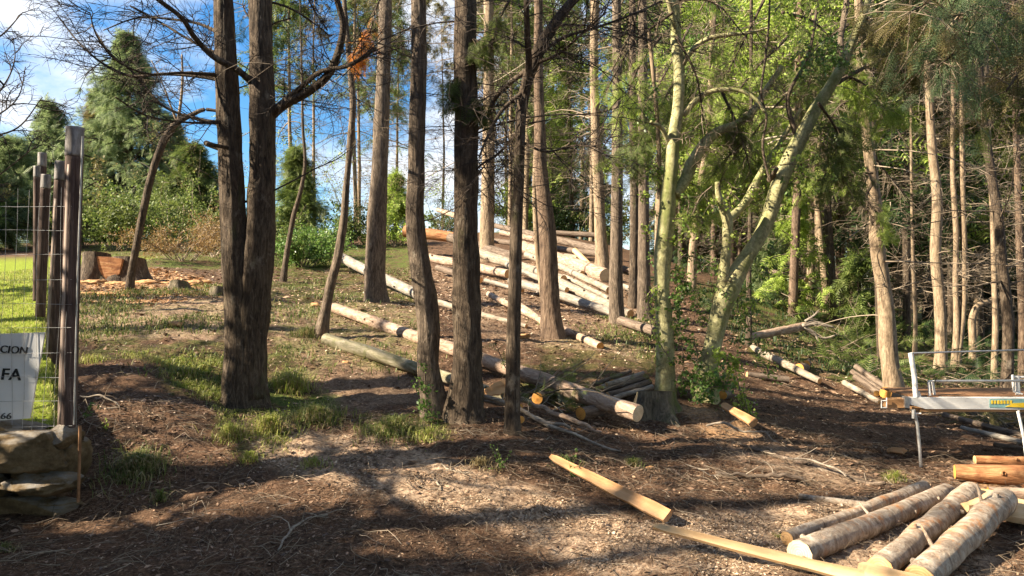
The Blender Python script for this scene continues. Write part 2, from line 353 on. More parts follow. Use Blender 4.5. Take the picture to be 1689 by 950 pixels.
leaf('litter_saw', [(.30, .15, .07), (.50, .28, .13), (.64, .42, .22)], .05)
leaf('litter_bark', [(.06, .036, .024), (.18, .11, .07), (.36, .235, .15)], .02)
leaf('twig_dark', [(.035, .026, .020), (.07, .053, .042)], 0., .9)
leaf('twig_mid', [(.08, .06, .04), (.17, .13, .09), (.27, .215, .155)], 0., .9)
leaf('twig_pale', [(.16, .12, .085), (.28, .22, .16), (.40, .34, .26)], 0., .9)
# ground: soil, litter, grass and sawdust by painted masks; the pale mask paints sun patches
m = M('ground_soil', .95, .15)
a = m.noise(5., detail=10, rough=.7); b = m.noise(38., detail=8, rough=.75); c = m.noise(.9, detail=5)
soil = m.ramp(b, [(.30, (.018, .010, .006)), (.46, (.062, .037, .023)), (.58, (.14, .088, .055)), (.72, (.34, .24, .16))])
red = m.ramp(b, [(.30, (.045, .023, .014)), (.50, (.155, .086, .050)), (.70, (.34, .22, .14))])
col = m.mix(m.ramp(a, [(.42, 0.), (.60, .8)]), soil, red)
def attr(nm):
    x = m.n('ShaderNodeAttribute'); x.attribute_name = nm; return x.outputs['Fac']
gr = m.ramp(b, [(.30, (.035, .05, .012)), (.55, (.10, .14, .025)), (.75, (.20, .24, .06))])
lawn = m.ramp(b, [(.30, (.10, .14, .015)), (.55, (.24, .30, .03)), (.75, (.36, .38, .07))])
sawd = m.ramp(b, [(.30, (.20, .11, .06)), (.5, (.45, .27, .14)), (.7, (.62, .42, .24))])
gm = m.math('MULTIPLY', attr('grass'), m.ramp(m.noise(3.5, detail=8, rough=.7, loc=(5, 2, 0)), [(.40, 0.), (.56, 1.)]))
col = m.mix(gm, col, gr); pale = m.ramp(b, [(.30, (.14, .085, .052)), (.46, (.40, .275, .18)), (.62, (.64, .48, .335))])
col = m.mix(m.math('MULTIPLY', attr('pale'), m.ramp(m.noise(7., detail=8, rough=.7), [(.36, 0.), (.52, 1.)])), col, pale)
col = m.mix(attr('lawn'), col, lawn)
col = m.mix(m.math('MULTIPLY', attr('sawdust'), m.ramp(m.noise(4., detail=8, rough=.7), [(.38, .15), (.52, 1.)])), col, sawd)
m.base(col); m.bump(b, .03, .9); MAT['ground'] = m.m
# ---------------------------------------------------------------- places in sunshine in the photograph (kept clear of leaves on the sunward side)
def px_region(poly, step=5, holes=.0, seed=0, ns=.55):
    xs = [p[0] for p in poly]; ys = [p[1] for p in poly]
    X, Y = np.meshgrid(np.arange(min(xs), max(xs), step), np.arange(min(ys), max(ys), step)); X = X.ravel(); Y = Y.ravel()
    k = inpoly(X, Y, poly); h = hit(X[k], Y[k])
    if holes: h = h[noise2(h[:, 0], h[:, 1], ns, seed) > holes]
    return h
LITG = [([(360,660),(470,650),(640,690),(780,735),(830,790),(780,850),(700,845),(640,800),(520,765),(430,760),(350,720)], -.35, .35),
 ([(700,760),(860,790),(960,790),(1080,870),(1070,950),(940,950),(860,900),(770,880),(700,830)], -.12, .3),
 ([(1060,880),(1150,830),(1290,820),(1430,780),(1530,790),(1689,790),(1689,840),(1689,950),(1000,950)], -.45, .5),
 ([(130,430),(380,440),(370,600),(270,600),(140,590)], -.30, .8), ([(230,590),(380,590),(380,660),(290,650)], -.2, .4),
 ([(440,440),(700,440),(690,560),(560,600),(450,560)], -.15, .6), ([(450,600),(690,590),(700,660),(600,680),(460,650)], 0., .4),
 ([(660,375),(1010,375),(1080,530),(1070,600),(880,560),(700,480)], -.45, .8), ([(860,570),(1080,570),(1080,640),(900,640)], .0, .5),
 ([(1130,680),(1180,680),(1330,760),(1480,790),(1440,810),(1290,790),(1180,740)], -.25, .25),
 ([(1290,600),(1450,600),(1450,680),(1330,670)], .3, .5), ([(1500,600),(1689,610),(1689,650),(1520,640)], -.1, .6),
 ([(1600,735),(1689,740),(1689,800),(1600,800)], -.5, .5), ([(0,400),(60,400),(110,560),(112,695),(0,695)], -.6, .8),
 ([(1180,470),(1420,400),(1440,560),(1250,600),(1180,560)], .25, .4)]
for k, (poly, holes, ns) in enumerate(LITG): protect(px_region(poly, 6, holes, k, ns), .22)
def lit_air(x0, x1, y0, y1, depths, step, holes, rad, seed):
    q = np.array([P(x, y, d) for d in depths for x in np.arange(x0, x1, step) for y in np.arange(y0, y1, step)]); q += np.random.default_rng(seed).normal(0, .06, q.shape)
    protect(q[noise3(q/1.1+seed) > holes], rad)
lit_air(980, 1440, -20, 360, (8.2, 9.2, 10.2, 11.5), 14, -.12, .15, 3)      # the sunlit greenery right of the middle
lit_air(1300, 1689, 250, 600, (10.5, 12, 14, 17, 21), 16, .0, .18, 5)        # the sunlit stand at right
lit_air(450, 1000, 100, 400, (10, 13, 17, 22), 16, .05, .18, 6); lit_air(130, 360, 60, 420, (17, 22, 29), 16, -.2, .25, 8)
# ---------------------------------------------------------------- ground: one sheet out to the horizon
def axis(lo, hi, c0, c1, fine, coarse):
    a = [c0]; 
    while a[-1] < hi:
        d = fine if a[-1] < c1 else fine+(a[-1]-c1)*coarse
        a.append(a[-1]+d)
    b = [c0]
    while b[-1] > lo: b.append(b[-1]-(fine+(c0-b[-1])*coarse))
    return np.array(b[:0:-1]+a)
gx = axis(-260, 280, -5.2, 6.4, .038, .055); gy = axis(-60, 420, 3.6, 10.5, .034, .030)
X, Y = np.meshgrid(gx, gy, indexing='ij'); Z = gz(X, Y)
nx, ny = X.shape; idx = np.arange(nx*ny).reshape(nx, ny)
g = G().add(np.stack([X, Y, Z], -1).reshape(-1, 3), np.stack([idx[:-1, :-1], idx[1:, :-1], idx[1:, 1:], idx[:-1, 1:]], -1).reshape(-1, 4))
ground = g.obj('ground', MAT['ground']); ground['kind'] = 'structure'
XF, YF = X.ravel(), Y.ravel(); PX, PY = pix(np.stack([XF, YF, Z.ravel()], -1)); fr = YF > 2
def mask_from(poly, soft=.0):
    wp = hit([p[0] for p in poly], [p[1] for p in poly])[:, :2]; return inpoly(XF, YF, [tuple(p) for p in wp])
def blur(m):
    m = m.reshape(nx, ny).astype(float)
    for _ in range(3):
        m[1:-1, 1:-1] = (m[1:-1, 1:-1]*2+m[:-2, 1:-1]+m[2:, 1:-1]+m[1:-1, :-2]+m[1:-1, 2:])/6
    return m.ravel()
grass_m = np.zeros(nx*ny)
for poly, w in [([(130,480),(370,470),(375,650),(280,650),(240,590),(130,590)], .55), ([(440,430),(700,430),(700,620),(560,600),(440,660)], .65),
                ([(430,620),(560,640),(560,700),(430,690)], .9), ([(260,590),(380,590),(375,660),(290,655)], 1.), ([(340,655),(480,665),(480,740),(380,740)], .8),
                ([(880,560),(1080,540),(1080,610),(900,610)], .4), ([(1130,470),(1689,470),(1689,640),(1440,640),(1250,600)], .8),
                ([(130,405),(700,405),(700,440),(130,440)], .9), ([(590,680),(740,690),(740,730),(600,720)], .8), ([(860,600),(990,620),(960,680),(850,640)], .5)]:
    grass_m = np.maximum(grass_m, blur(mask_from(poly))*w)
grass_m = np.maximum(grass_m, sstep(26, 34, YF)*.8)
saw_m = np.maximum(blur(mask_from([(130,445),(230,440),(330,455),(370,490),(250,500),(130,490)])), blur(mask_from([(1590,775),(1689,770),(1689,860),(1560,850)]))*.7)
saw_m = np.maximum(saw_m, .8*blur(mask_from([(1120,672),(1170,675),(1220,700),(1250,735),(1190,730),(1140,700)])))
sun_pale_m = np.maximum.reduce([blur(mask_from([(380,690),(620,720),(800,770),(1060,860),(1300,830),(1600,810),(1660,950),(980,950),(830,870),(640,820),(430,760)])),  # sun patches painted into the soil colour as paler litter
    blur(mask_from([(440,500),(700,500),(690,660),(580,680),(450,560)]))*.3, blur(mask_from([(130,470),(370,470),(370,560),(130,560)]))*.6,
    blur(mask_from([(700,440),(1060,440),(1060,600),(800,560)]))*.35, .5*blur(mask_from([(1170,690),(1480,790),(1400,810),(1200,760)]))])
lawn_m = sstep(0, .15, fence_side(XF, YF))*sstep(5.32, 5.45, YF)*(1-sstep(16, 20, YF))
for nm, arr in (('grass', grass_m*(1-lawn_m)), ('sawdust', saw_m), ('pale', sun_pale_m), ('lawn', lawn_m)):
    at = ground.data.attributes.new(nm, 'FLOAT', 'POINT'); at.data.foreach_set('value', arr.astype(np.float32))
# ---------------------------------------------------------------- loose cover too fine to count
def quads(g, pos, u, w, bend=0.):
    """flat leaf-like quads: centre, half axes"""
    g.add(np.stack([pos-u, pos-w, pos+u, pos+w], 1).reshape(-1, 3), np.arange(len(pos)*4).reshape(-1, 4))
def scatter_px(poly, n, dens_far=1.0, seed=0):
    """n points spread over the ground inside a photo region, evenly per square metre"""
    r = np.random.default_rng(seed); wp = hit([p[0] for p in poly], [p[1] for p in poly])[:, :2]; lo, hi = wp.min(0), wp.max(0); out = []
    need = n
    while need > 0:
        q = r.uniform(lo, hi, (n*3, 2)); q = q[inpoly(q[:, 0], q[:, 1], [tuple(p) for p in wp])][:need]; out.append(q); need -= len(q)
        if len(q) == 0: break
    q = np.concatenate(out); return np.stack([q[:, 0], q[:, 1], gz(q[:, 0], q[:, 1])], -1)
def patchy(pts, s, th, k): return pts[noise2(pts[:, 0], pts[:, 1], s, k) > th]
def litter(name, mat, pts, smin, smax, elong, label, cat, seed, tilt=.5):
    r = np.random.default_rng(seed); n = len(pts); a = r.uniform(0, 2*np.pi, n); s = r.uniform(smin, smax, n)*np.clip(pts[:, 1]/6, .8, 2.2)
    u = np.stack([np.cos(a), np.sin(a), r.normal(0, tilt*.5, n)], -1); v = np.stack([-np.sin(a), np.cos(a), r.normal(0, tilt, n)], -1)
    g = G(); p = pts.copy(); p[:, 2] += s*.25; quads(g, p, u*s[:, None], v*(s/elong)[:, None])
    o = g.obj(name, MAT[mat], smooth=False); o['kind'] = 'stuff'; tag(o, label, cat); return o
ALLG = [(-40,955),(1750,955),(1750,640),(1400,560),(1080,480),(700,440),(130,440),(130,700),(-40,860)]
NEARG = [(-60,990),(1760,990),(1760,760),(1300,700),(1000,690),(700,680),(130,650),(130,800),(-60,860)]
litter('needle_litter', 'litter_brown', np.r_[patchy(scatter_px(NEARG, 60000, seed=1), .35, -.05, 51), scatter_px(ALLG, 36000, seed=2)], .006, .022, 6, 'brown fallen needles and twig crumbs covering the bare soil', 'forest litter', 3)
PALEG = [(380,690),(620,720),(800,770),(1060,860),(1300,830),(1600,800),(1660,960),(980,960),(830,870),(640,820),(430,760)]  # sun patch outline, strewn with extra pale litter to brighten it
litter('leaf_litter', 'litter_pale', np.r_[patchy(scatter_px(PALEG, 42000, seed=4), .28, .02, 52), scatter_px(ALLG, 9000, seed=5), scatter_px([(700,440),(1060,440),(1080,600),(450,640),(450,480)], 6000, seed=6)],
       .004, .017, 2.0, 'pale dead leaves and wood chips strewn thickly to brighten the sunny patches', 'leaf litter', 7)
litter('bark_litter', 'litter_bark', np.r_[scatter_px(NEARG, 5000, seed=14), scatter_px(ALLG, 5000, seed=15)], .008, .034, 2.6, 'torn bark scraps lying all over the trampled soil', 'bark scraps', 17, .35)
def blades(g, pos, h, w, lean, r):
    n = len(pos); a = r.uniform(0, 2*np.pi, n); d = np.stack([np.cos(a), np.sin(a), 0*a], -1); s = np.stack([-np.sin(a), np.cos(a), 0*a], -1)
    ln = (r.uniform(.2, 1, n)*lean)[:, None]*h[:, None]; up = np.array([0, 0, 1.])
    m = pos+up*h[:, None]*.6+d*ln*.35; t = pos+up*h[:, None]*(1-.35*lean)+d*ln
    W_ = (w*s)
    v = np.stack([pos-W_, pos+W_, m+W_*.7, m-W_*.7, t], 1); b = np.arange(n)[:, None]*5
    g.add(v.reshape(-1, 3), b+np.array([[0, 1, 2, 3]]), b+np.array([[3, 2, 4]]))
def grass_cover(name, mat, pts, h0, h1, w, label, cat, seed, lean=.8, per=6, spread=.05):
    r = np.random.default_rng(seed); p = np.repeat(pts, per, 0); p[:, :2] += r.normal(0, spread, (len(p), 2)); p[:, 2] = gz(p[:, 0], p[:, 1])-.01
    g = G(); blades(g, p, r.uniform(h0, h1, len(p)), w, lean, r); o = g.obj(name, MAT[mat], smooth=False); o['kind'] = 'stuff'; tag(o, label, cat)
slope_gr = patchy(np.r_[scatter_px([(130,480),(370,470),(375,650),(280,650),(240,590),(130,590)], 2600, seed=21),
    scatter_px([(440,430),(700,430),(700,620),(560,600),(440,660)], 2600, seed=22), scatter_px([(880,540),(1080,520),(1080,610),(900,610)], 700, seed=23),
    scatter_px([(130,405),(700,405),(700,440),(130,440)], 1600, seed=24)], .8, .05, 31)
grass_cover('slope_grass', 'grass_green', slope_gr, .04, .13, .006, 'short scattered green grass and weeds over the cleared slope', 'grass', 25, 1.5, 4, .16)
sun_gr = patchy(np.r_[scatter_px([(250,590),(380,590),(375,665),(300,655)], 420, seed=26), scatter_px([(340,655),(480,665),(480,745),(390,745)], 260, seed=27),
    scatter_px([(130,590),(240,575),(240,605),(130,600)], 120, seed=28), scatter_px([(430,600),(540,620),(540,690),(440,680)], 300, seed=29)], .22, .12, 33)
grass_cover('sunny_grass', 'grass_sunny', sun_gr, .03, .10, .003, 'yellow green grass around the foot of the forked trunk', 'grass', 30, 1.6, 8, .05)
lp = []
r = np.random.default_rng(5); q = r.uniform([-9, 5.4], [-3, 16], (26000, 2)); q = q[fence_side(q[:, 0], q[:, 1]) > .03]
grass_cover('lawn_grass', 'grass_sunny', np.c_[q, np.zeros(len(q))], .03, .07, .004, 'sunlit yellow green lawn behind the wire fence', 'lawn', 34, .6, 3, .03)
wd = scatter_px([(1130,470),(1689,480),(1689,640),(1440,640),(1250,600)], 5200, seed=35)
grass_cover('forest_weeds', 'leaf_dark', patchy(wd, 1.4, -.1, 36), .05, .20, .009, 'low green weeds under the trees on the right', 'ground cover', 37, 1.2, 7, .12)  # deep shade under the trees put into the dark leaf colour
litter('sawdust_chips', 'litter_saw', scatter_px([(130,446),(230,440),(330,455),(372,490),(250,505),(130,497)], 3500, seed=61), .008, .022, 2.2, 'orange saw chips strewn round the pale stump', 'sawdust', 62)
# fallen thin twigs over the slope
def loose_twigs(name, mat, pts, lmin, lmax, rad, label, seed, cat='twigs'):
    r = np.random.default_rng(seed); n = len(pts); a = r.uniform(0, np.pi*2, n); Ln = r.uniform(lmin, lmax, n); t = np.linspace(-.5, .5, 5)
    b = r.normal(0, .12, n)[:, None]*np.cos(t*np.pi)[None]
    x = pts[:, 0:1]+Ln[:, None]*(np.cos(a)[:, None]*t-np.sin(a)[:, None]*b); y = pts[:, 1:2]+Ln[:, None]*(np.sin(a)[:, None]*t+np.cos(a)[:, None]*b)
    z = base_z(x, y)+fine_z(pts[:, 0:1]+0*x, pts[:, 1:2]+0*x)+.012+np.abs(r.normal(0, .03, n))[:, None]*(1-np.abs(t)*1.5)
    rr = (rad*r.uniform(.5, 1.4, n))[:, None]*np.linspace(1, .5, 5)[None]
    g = G(); tubes(g, np.stack([x, y, z], -1), rr, 3); o = g.obj(name, MAT[mat]); o['kind'] = 'stuff'; tag(o, label, cat)
loose_twigs('fallen_twigs', 'twig_pale', np.r_[scatter_px(ALLG, 900, seed=41), scatter_px(NEARG, 500, seed=42)], .06, .32, .0022, 'thin pale dry twigs littering the cleared slope', 43)
loose_twigs('dark_twigs', 'twig_mid', np.r_[scatter_px(ALLG, 2600, seed=44), scatter_px(NEARG, 2600, seed=47)], .05, .28, .002, 'thin brown twigs scattered over the shaded soil', 45)
# ---------------------------------------------------------------- foliage and branches
def spray_template(n=6, wid=.045, droop=.10, sub=0):
    tris, v = [], []
    def blade(b, tip, w):
        b = np.array(b, float); tip = np.array(tip, float); d = tip-b; s = np.cross([0, 0, 1.], d); s = s/np.linalg.norm(s)*w
        k = len(v); v.extend([b-s, b+s, tip]); tris.append([k, k+1, k+2])
    for k in range(n):
        t = (k+.3)/n; L_ = .42*(1-t*.65)
        for sg in (-1, 1):
            b = (t, 0, -droop*t*t); tip = (t+L_*.62, sg*L_, -droop*t*t-L_*.25)
            if sub:
                for m_ in range(sub):
                    u = (m_+.5)/sub; c = [b[i]+(tip[i]-b[i])*u for i in range(3)]; l2 = .11*(1-u*.5)
                    blade(c, (c[0]+l2, c[1]+sg*l2*.25, c[2]-l2*.25), wid*.55); blade(c, (c[0]+l2*.2, c[1]+sg*l2, c[2]-l2*.4), wid*.55)
            else: blade(b, tip, wid*(1-t*.4))
    blade((.8, 0, -droop*.7), (1.15, 0, -droop*1.5), wid)
    return np.array(v), np.array(tris)
SP = {'s': spray_template(5, .05), 'm': spray_template(8, .034), 'f': spray_template(8, .036, .25, 4)}
def sprays(g, pos, d, scale, tpl='m', roll=.5, r=RNG):
    v, t = SP[tpl]; n = len(pos)
    if n == 0: return
    d = unit(d); ref = np.array([0, 0, 1.])+r.normal(0, roll, (n, 3)); s = unit(np.cross(ref, d)); u = np.cross(d, s)
    sc = np.asarray(scale)*np.ones(n)
    o = pos[:, None, :]+sc[:, None, None]*(v[None, :, 0:1]*d[:, None]+v[None, :, 1:2]*s[:, None]+v[None, :, 2:3]*u[:, None])
    g.add(o.reshape(-1, 3), t=(np.arange(n)[:, None, None]*len(v)+t[None]).reshape(-1, 3))
def leafy(g, pos, s, r=RNG):
    n = len(pos); u = unit(r.normal(0, 1, (n, 3))); w = unit(np.cross(u, r.normal(0, 1, (n, 3)))); s = (np.asarray(s)*np.ones(n))[:, None]
    quads(g, pos, u*s, w*s*.6)
def grow(start, d, Ln, n=5, droop=0., wig=.12, r=RNG, up=0.):
    """paths (B,n,3) of branches leaving start in direction d"""
    B = len(start); p = np.zeros((B, n, 3)); p[:, 0] = start; d = unit(d); st = (Ln/(n-1))[:, None]; kink = r.normal(0, wig, (B, 3))
    for k in range(1, n):
        d = unit(d+np.array([0, 0, -droop+up*k/n])+r.normal(0, wig, (B, 3))+kink*.5); p[:, k] = p[:, k-1]+d*st
    return p
def children(paths, per, tmin=.2, tmax=1., ang=1.0, r=RNG, flat=.4):
    B, n, _ = paths.shape; t = r.uniform(tmin, tmax, (B, per))*(n-1); k = np.minimum(t.astype(int), n-2); f = (t-k)[..., None]
    bi = np.arange(B)[:, None]; s = paths[bi, k]*(1-f)+paths[bi, k+1]*f; tan = unit(paths[bi, k+1]-paths[bi, k])
    side = unit(np.cross(tan, r.normal(0, 1, s.shape)*np.array([flat, flat, 1.]))); d = unit(tan*math.cos(ang)+side*math.sin(ang))
    return s.reshape(-1, 3), d.reshape(-1, 3)
def rad_paths(B, n, r0, r1): return np.linspace(1, r1, n)[None]*np.broadcast_to(np.asarray(r0, float).reshape(-1, 1), (B, 1))
def on_path(path, z):
    """points on a near-vertical path at heights z"""
    o = np.argsort(path[:, 2]); return np.stack([np.interp(z, path[o, 2], path[o, k]) for k in range(3)], -1)
def dead_limbs(g, path, rad, z0, z1, n, L0, L1, seed, per=5, per2=3, droop=.05, r0=.012, prune=True, azi=None, up=.0):
    r = np.random.default_rng(seed); z = r.uniform(z0, z1, n); b = on_path(path, z); a = r.uniform(0, 2*np.pi, n) if azi is None else r.uniform(azi[0], azi[1], n)
    d = np.stack([np.cos(a), np.sin(a), r.normal(.12, .25, n)], -1); Ln = r.uniform(L0, L1, n)
    p1 = grow(b, d, Ln, 7, droop, .10, r, up); 
    if prune: k = keep(p1[:, 4]) & ((keep(p1[:, 3], .3, True) & keep(p1[:, 6], .3, True)) | (r.uniform(0, 1, n) < .35)); p1 = p1[k]; Ln = Ln[k]
    if len(p1) == 0: return p1
    tubes(g, p1, rad_paths(len(p1), 7, r0*r.uniform(.6, 1.5, len(p1))*np.sqrt(Ln/L1), .3), 4)
    s, d2 = children(p1, per, .15, .98, 1.0, r); p2 = grow(s, d2, r.uniform(.2, .55, len(s))*np.repeat(Ln, per)*.6, 5, droop, .16, r, up)
    tubes(g, p2, rad_paths(len(p2), 5, r0*.38, .4), 3)
    if per2:
        s, d3 = children(p2, per2, .2, .95, .9, r); p3 = grow(s, d3, r.uniform(.08, .30, len(s)), 4, droop, .2, r)
        tubes(g, p3, rad_paths(len(p3), 4, r0*.2, .5), 3)
    return p2
def live_crown(gb, gf, path, z0, z1, n, L0, L1, seed, per=7, size=.34, droop=.10, tpl='m', prune=True, twigs=True, shape=1., nsp=3):
    r = np.random.default_rng(seed); u = np.sort(r.uniform(0, 1, n)); z = z0+(z1-z0)*u; b = on_path(path, z); a = r.uniform(0, 2*np.pi, n)
    d = np.stack([np.cos(a), np.sin(a), r.uniform(-.05, .45, n)], -1); Ln = lerp(L1, L0, u**shape)*r.uniform(.4, 1.25, n)
    p1 = grow(b, d, Ln, 7, droop, .08, r); tubes(gb, p1, rad_paths(n, 7, .011+.011*Ln, .25), 3)
    s, d2 = children(p1, per, .25, 1., .95, r, .6); l2 = np.repeat(Ln, per)*r.uniform(.15, .35, len(s)); p2 = grow(s, d2, l2, 4, droop*1.6, .12, r)
    k = keep(p2[:, 2]) if prune else np.ones(len(p2), bool); p2 = p2[k]
    if len(p2) == 0: return
    if twigs: tubes(gb, p2, rad_paths(len(p2), 4, .006, .4), 3)
    s3, d3 = children(p2, nsp, .1, 1., .7, r, .8); d3[:, 2] -= .35; d3 = unit(d3)
    if prune: k = keep(s3+d3*size*.5) & keep(s3+d3*size); s3, d3 = s3[k], d3[k]
    sprays(gf, s3, d3, size*r.uniform(.6, 1.3, len(s3)), tpl, .5, r)
def px_path(pts, d, n=None):
    """(px, py, width px) list bottom to top, at a depth (or list of depths)"""
    m_ = len(pts); dd = np.linspace(*d, m_) if isinstance(d, tuple) else np.full(m_, float(d))
    p = np.array([P(q[0], q[1], e) for q, e in zip(pts, dd)]); rr = np.array([q[2]*.46*e/FPX for q, e in zip(pts, dd)]); return p, rr
TREES = {}
def hero(name, label, cat, pts, barkm, H=12., group=None, seed=0, sides=26, rings=110, flare=.35, rough=.06, ridge=.05, dead=None, crown=None, lim=None, twigm='twig_mid', leafm='leaf_dark', depth=None, fib=9, extra=None, lean=None, sunny=None):
    """a tree whose visible stem follows the photo; above the frame the stem goes on up into its crown"""
    b = hit1(pts[0][0], pts[0][1]); d = b[1] if depth is None else depth
    if depth is not None: b = P(pts[0][0], pts[0][1], d); b[2] = float(gz(b[0], b[1]))
    root = thing(name, b, label, cat, group)
    p, rr = px_path(pts, (d, d+(lean or 0)))
    p[0, 2] = min(p[0, 2], float(gz(p[0, 0], p[0, 1])))-.12
    if sunny:
        q = smooth_path(np.c_[p, rr], 60)
        for lo, hi in sunny:
            k = (pix(q[:, :3])[1] > lo) & (pix(q[:, :3])[1] < hi); protect(q[k, :3], .22, True)
    if H and p[-1, 2] < H:
        dv = p[-1]-p[-2]; dv = dv/np.linalg.norm(dv); dv = unit(dv*.6+np.array([0, 0, .6])); n = 4; hh = (H-p[-1, 2])
        ext = np.array([p[-1]+dv*hh*(k/n)*np.array([.8, .8, 1/max(dv[2], .5)]) for k in range(1, n+1)]); p = np.r_[p, ext]; rr = np.r_[rr, rr[-1]*np.linspace(.85, .15, n)]
    g = G(); trunk_tube(g, p, rr, sides, rough, seed, flare, ridge, rings, fib); g.obj('trunk', MAT[barkm], root)
    TREES[root.name] = (root, p, rr, dict(seed=seed, dead=dead, crown=crown, twigm=twigm, leafm=leafm)); return root, p, rr
def finish_trees():
    for nm, (root, p, rr, k) in TREES.items():
        if k['dead']:
            g = G()
            for q in (k['dead'] if isinstance(k['dead'], list) else [k['dead']]):
                q = dict(q); q['n'] = int(q['n']*1.9); q.setdefault('seed', k['seed']+50); dead_limbs(g, p, rr, **q)
            g.obj('dead_twigs', MAT[k['twigm']], root, kind='stuff')
        if k['crown']:
            gb, gf = G(), G(); live_crown(gb, gf, p, seed=k['seed']+90, **k['crown'])
            if gb.n: gb.obj('branches', MAT[k['twigm']], root, kind='stuff')
            if gf.n: gf.obj('crown', MAT[k['leafm']], root, smooth=False)
def limb(root, pts, d, barkm, sides=12, name='branch', seed=0, d2=None, twigs=0, tw_len=(.2, .6), twigm='twig_mid', parent=None, rough=.08, ridge=.05, knobs=None, droop=.03, prune=False, rings=None):
    p, rr = px_path(pts, (d, d2) if d2 else d); g = G(); trunk_tube(g, p, rr, sides, rough, seed, 0, ridge, rings or max(14, len(pts)*9))
    o = g.obj(name, MAT[barkm], root)
    if twigs:
        r = np.random.default_rng(seed+5); sp = smooth_path(p, 24)[None]; g = G(); s, dd = children(sp, twigs, .1, 1., 1.0, r)
        p1 = grow(s, dd, r.uniform(*tw_len, len(s)), 6, droop, .13, r); tubes(g, p1, rad_paths(len(p1), 6, .0065, .3), 3)
        s, dd = children(p1, 6, .2, 1., .9, r); p2 = grow(s, dd, r.uniform(.2, .6, len(s))*tw_len[1]*.6, 4, droop, .16, r); tubes(g, p2, rad_paths(len(p2), 4, .0033, .4), 3)
        s, dd = children(p2, 3, .2, 1., .9, r); p3 = grow(s, dd, r.uniform(.1, .3, len(s))*tw_len[1], 4, droop, .16, r); tubes(g, p3, rad_paths(len(p3), 4, .0022, .5), 3)
        t = g.obj('twigs', MAT[twigm], root, kind='stuff')
    return o, p
def bough(root, pts, d, n, size, leafm, d2=None, tpl='m', spread=.22, droop=.16, barkm='bark_brown', seed=0, tmin=.15, sub=4, parent=None, roll=.5):
    """a leafy branch: wood along the pixels, drooping sprays off it"""
    o, p = limb(root, pts, d, barkm, 7, 'branch', seed, d2); r = np.random.default_rng(seed+1); sp = smooth_path(p, 20)[None]
    s, dd = children(sp, n, tmin, 1., 1.1, r, .7); p1 = grow(s, dd, r.uniform(.4, 1.2, n)*spread, 4, droop, .12, r); gt = G(); tubes(gt, p1, rad_paths(n, 4, .004, .4), 3)
    s, dd = children(p1, sub, .1, 1., .8, r); dd[:, 2] -= .5; kk = keep(s+unit(dd)*size*.5, 3.) | (r.uniform(0, 1, len(s)) < .4); kk &= keep(s+unit(dd)*size*.6, .25, True) & keep(s, .25, True); s, dd = s[kk], dd[kk]; g = G(); sprays(g, s, dd, size*r.uniform(.6, 1.3, len(s)), tpl, roll, r)
    if 'bright' in leafm: protect(s[::4], .15)
    f = g.obj('foliage', MAT[leafm], root, smooth=False); gt.obj('twigs', MAT['twig_mid'], root, kind='stuff'); return f
def put_under(child, parent): child.parent = parent
# ---------------------------------------------------------------- the standing trees one can tell apart
CR = dict(z0=5.6, z1=12., n=26, L0=.6, L1=2.3, per=6, size=.34)
# forked trunk, left
t1, p1, r1 = hero('forked_tree', 'thick grey brown tree forking low into two tall stems, left of the middle', 'tree',
    [(402,662,84),(402,640,72),(400,560,62),(398,500,58),(391,440,53),(386,380,47),(382,300,45),(378,220,42),(375,150,40),(371,60,36),(368,0,34)],
    'bark_brown', H=13, seed=1, sides=44, rings=170, flare=.22, ridge=.075, rough=.07,  # dark bark colour carries the shade on this trunk
    dead=[dict(z0=2.3, z1=5.5, n=20, L0=.9, L1=2.6, per=6, per2=3, r0=.012, droop=-.01)], crown=dict(CR, n=20), twigm='twig_dark')
dT1 = t1.location[1]
pr, rr_ = px_path([(414,655,56),(418,560,48),(420,500,52),(426,430,54),(430,380,50),(432,300,46),(433,200,44),(431,100,42),(430,0,38),(430,-200,30),(430,-900,8)], dT1-.02)
g = G(); trunk_tube(g, pr, rr_, 40, .06, 5, .1, .07, 170); g.obj('trunk', MAT['bark_brown'], t1)
for k, pts in enumerate([[(440,192,26),(470,172,17),(510,150,15),(540,125,14),(560,80,13),(566,40,12),(556,0,11),(540,-60,9)], [(450,185,16),(490,150,10),(530,118,8),(575,108,7),(620,80,6)]]):
    limb(t1, pts, dT1, 'bark_brown', 14, seed=k+3, d2=dT1-.5, twigs=16, tw_len=(.3, .9), twigm='twig_dark')
for k, pts in enumerate([[(374,130,15),(330,126,7),(270,122,6),(215,125,5),(170,105,4),(130,70,3),(98,30,2.5)], [(430,150,16),(395,118,12),(350,92,11),(320,60,10),(300,30,9),(262,0,9),(230,-30,7)],
        [(372,205,11),(320,195,6),(270,175,5),(220,120,4),(180,85,3),(150,40,2.5)], [(378,125,10),(300,120,5),(235,120,4),(190,98,4),(160,60,3),(148,20,2)], [(372,95,8),(320,70,5),(270,40,4),(215,10,3)],
        [(380,200,9),(310,202,4),(240,190,4),(190,160,3)], [(375,250,8),(340,236,9),(352,240,3)], [(384,245,6),(345,238,8),(342,237,3)], [(372,60,8),(330,40,5),(285,32,4),(225,30,3),(170,50,2)]]):
    limb(t1, pts, dT1, 'bark_brown', 8, seed=k+13, d2=dT1-(.9 if k % 2 else -.4), twigs=13 if k not in (6, 7) else 0, tw_len=(.2, .7), twigm='twig_dark')
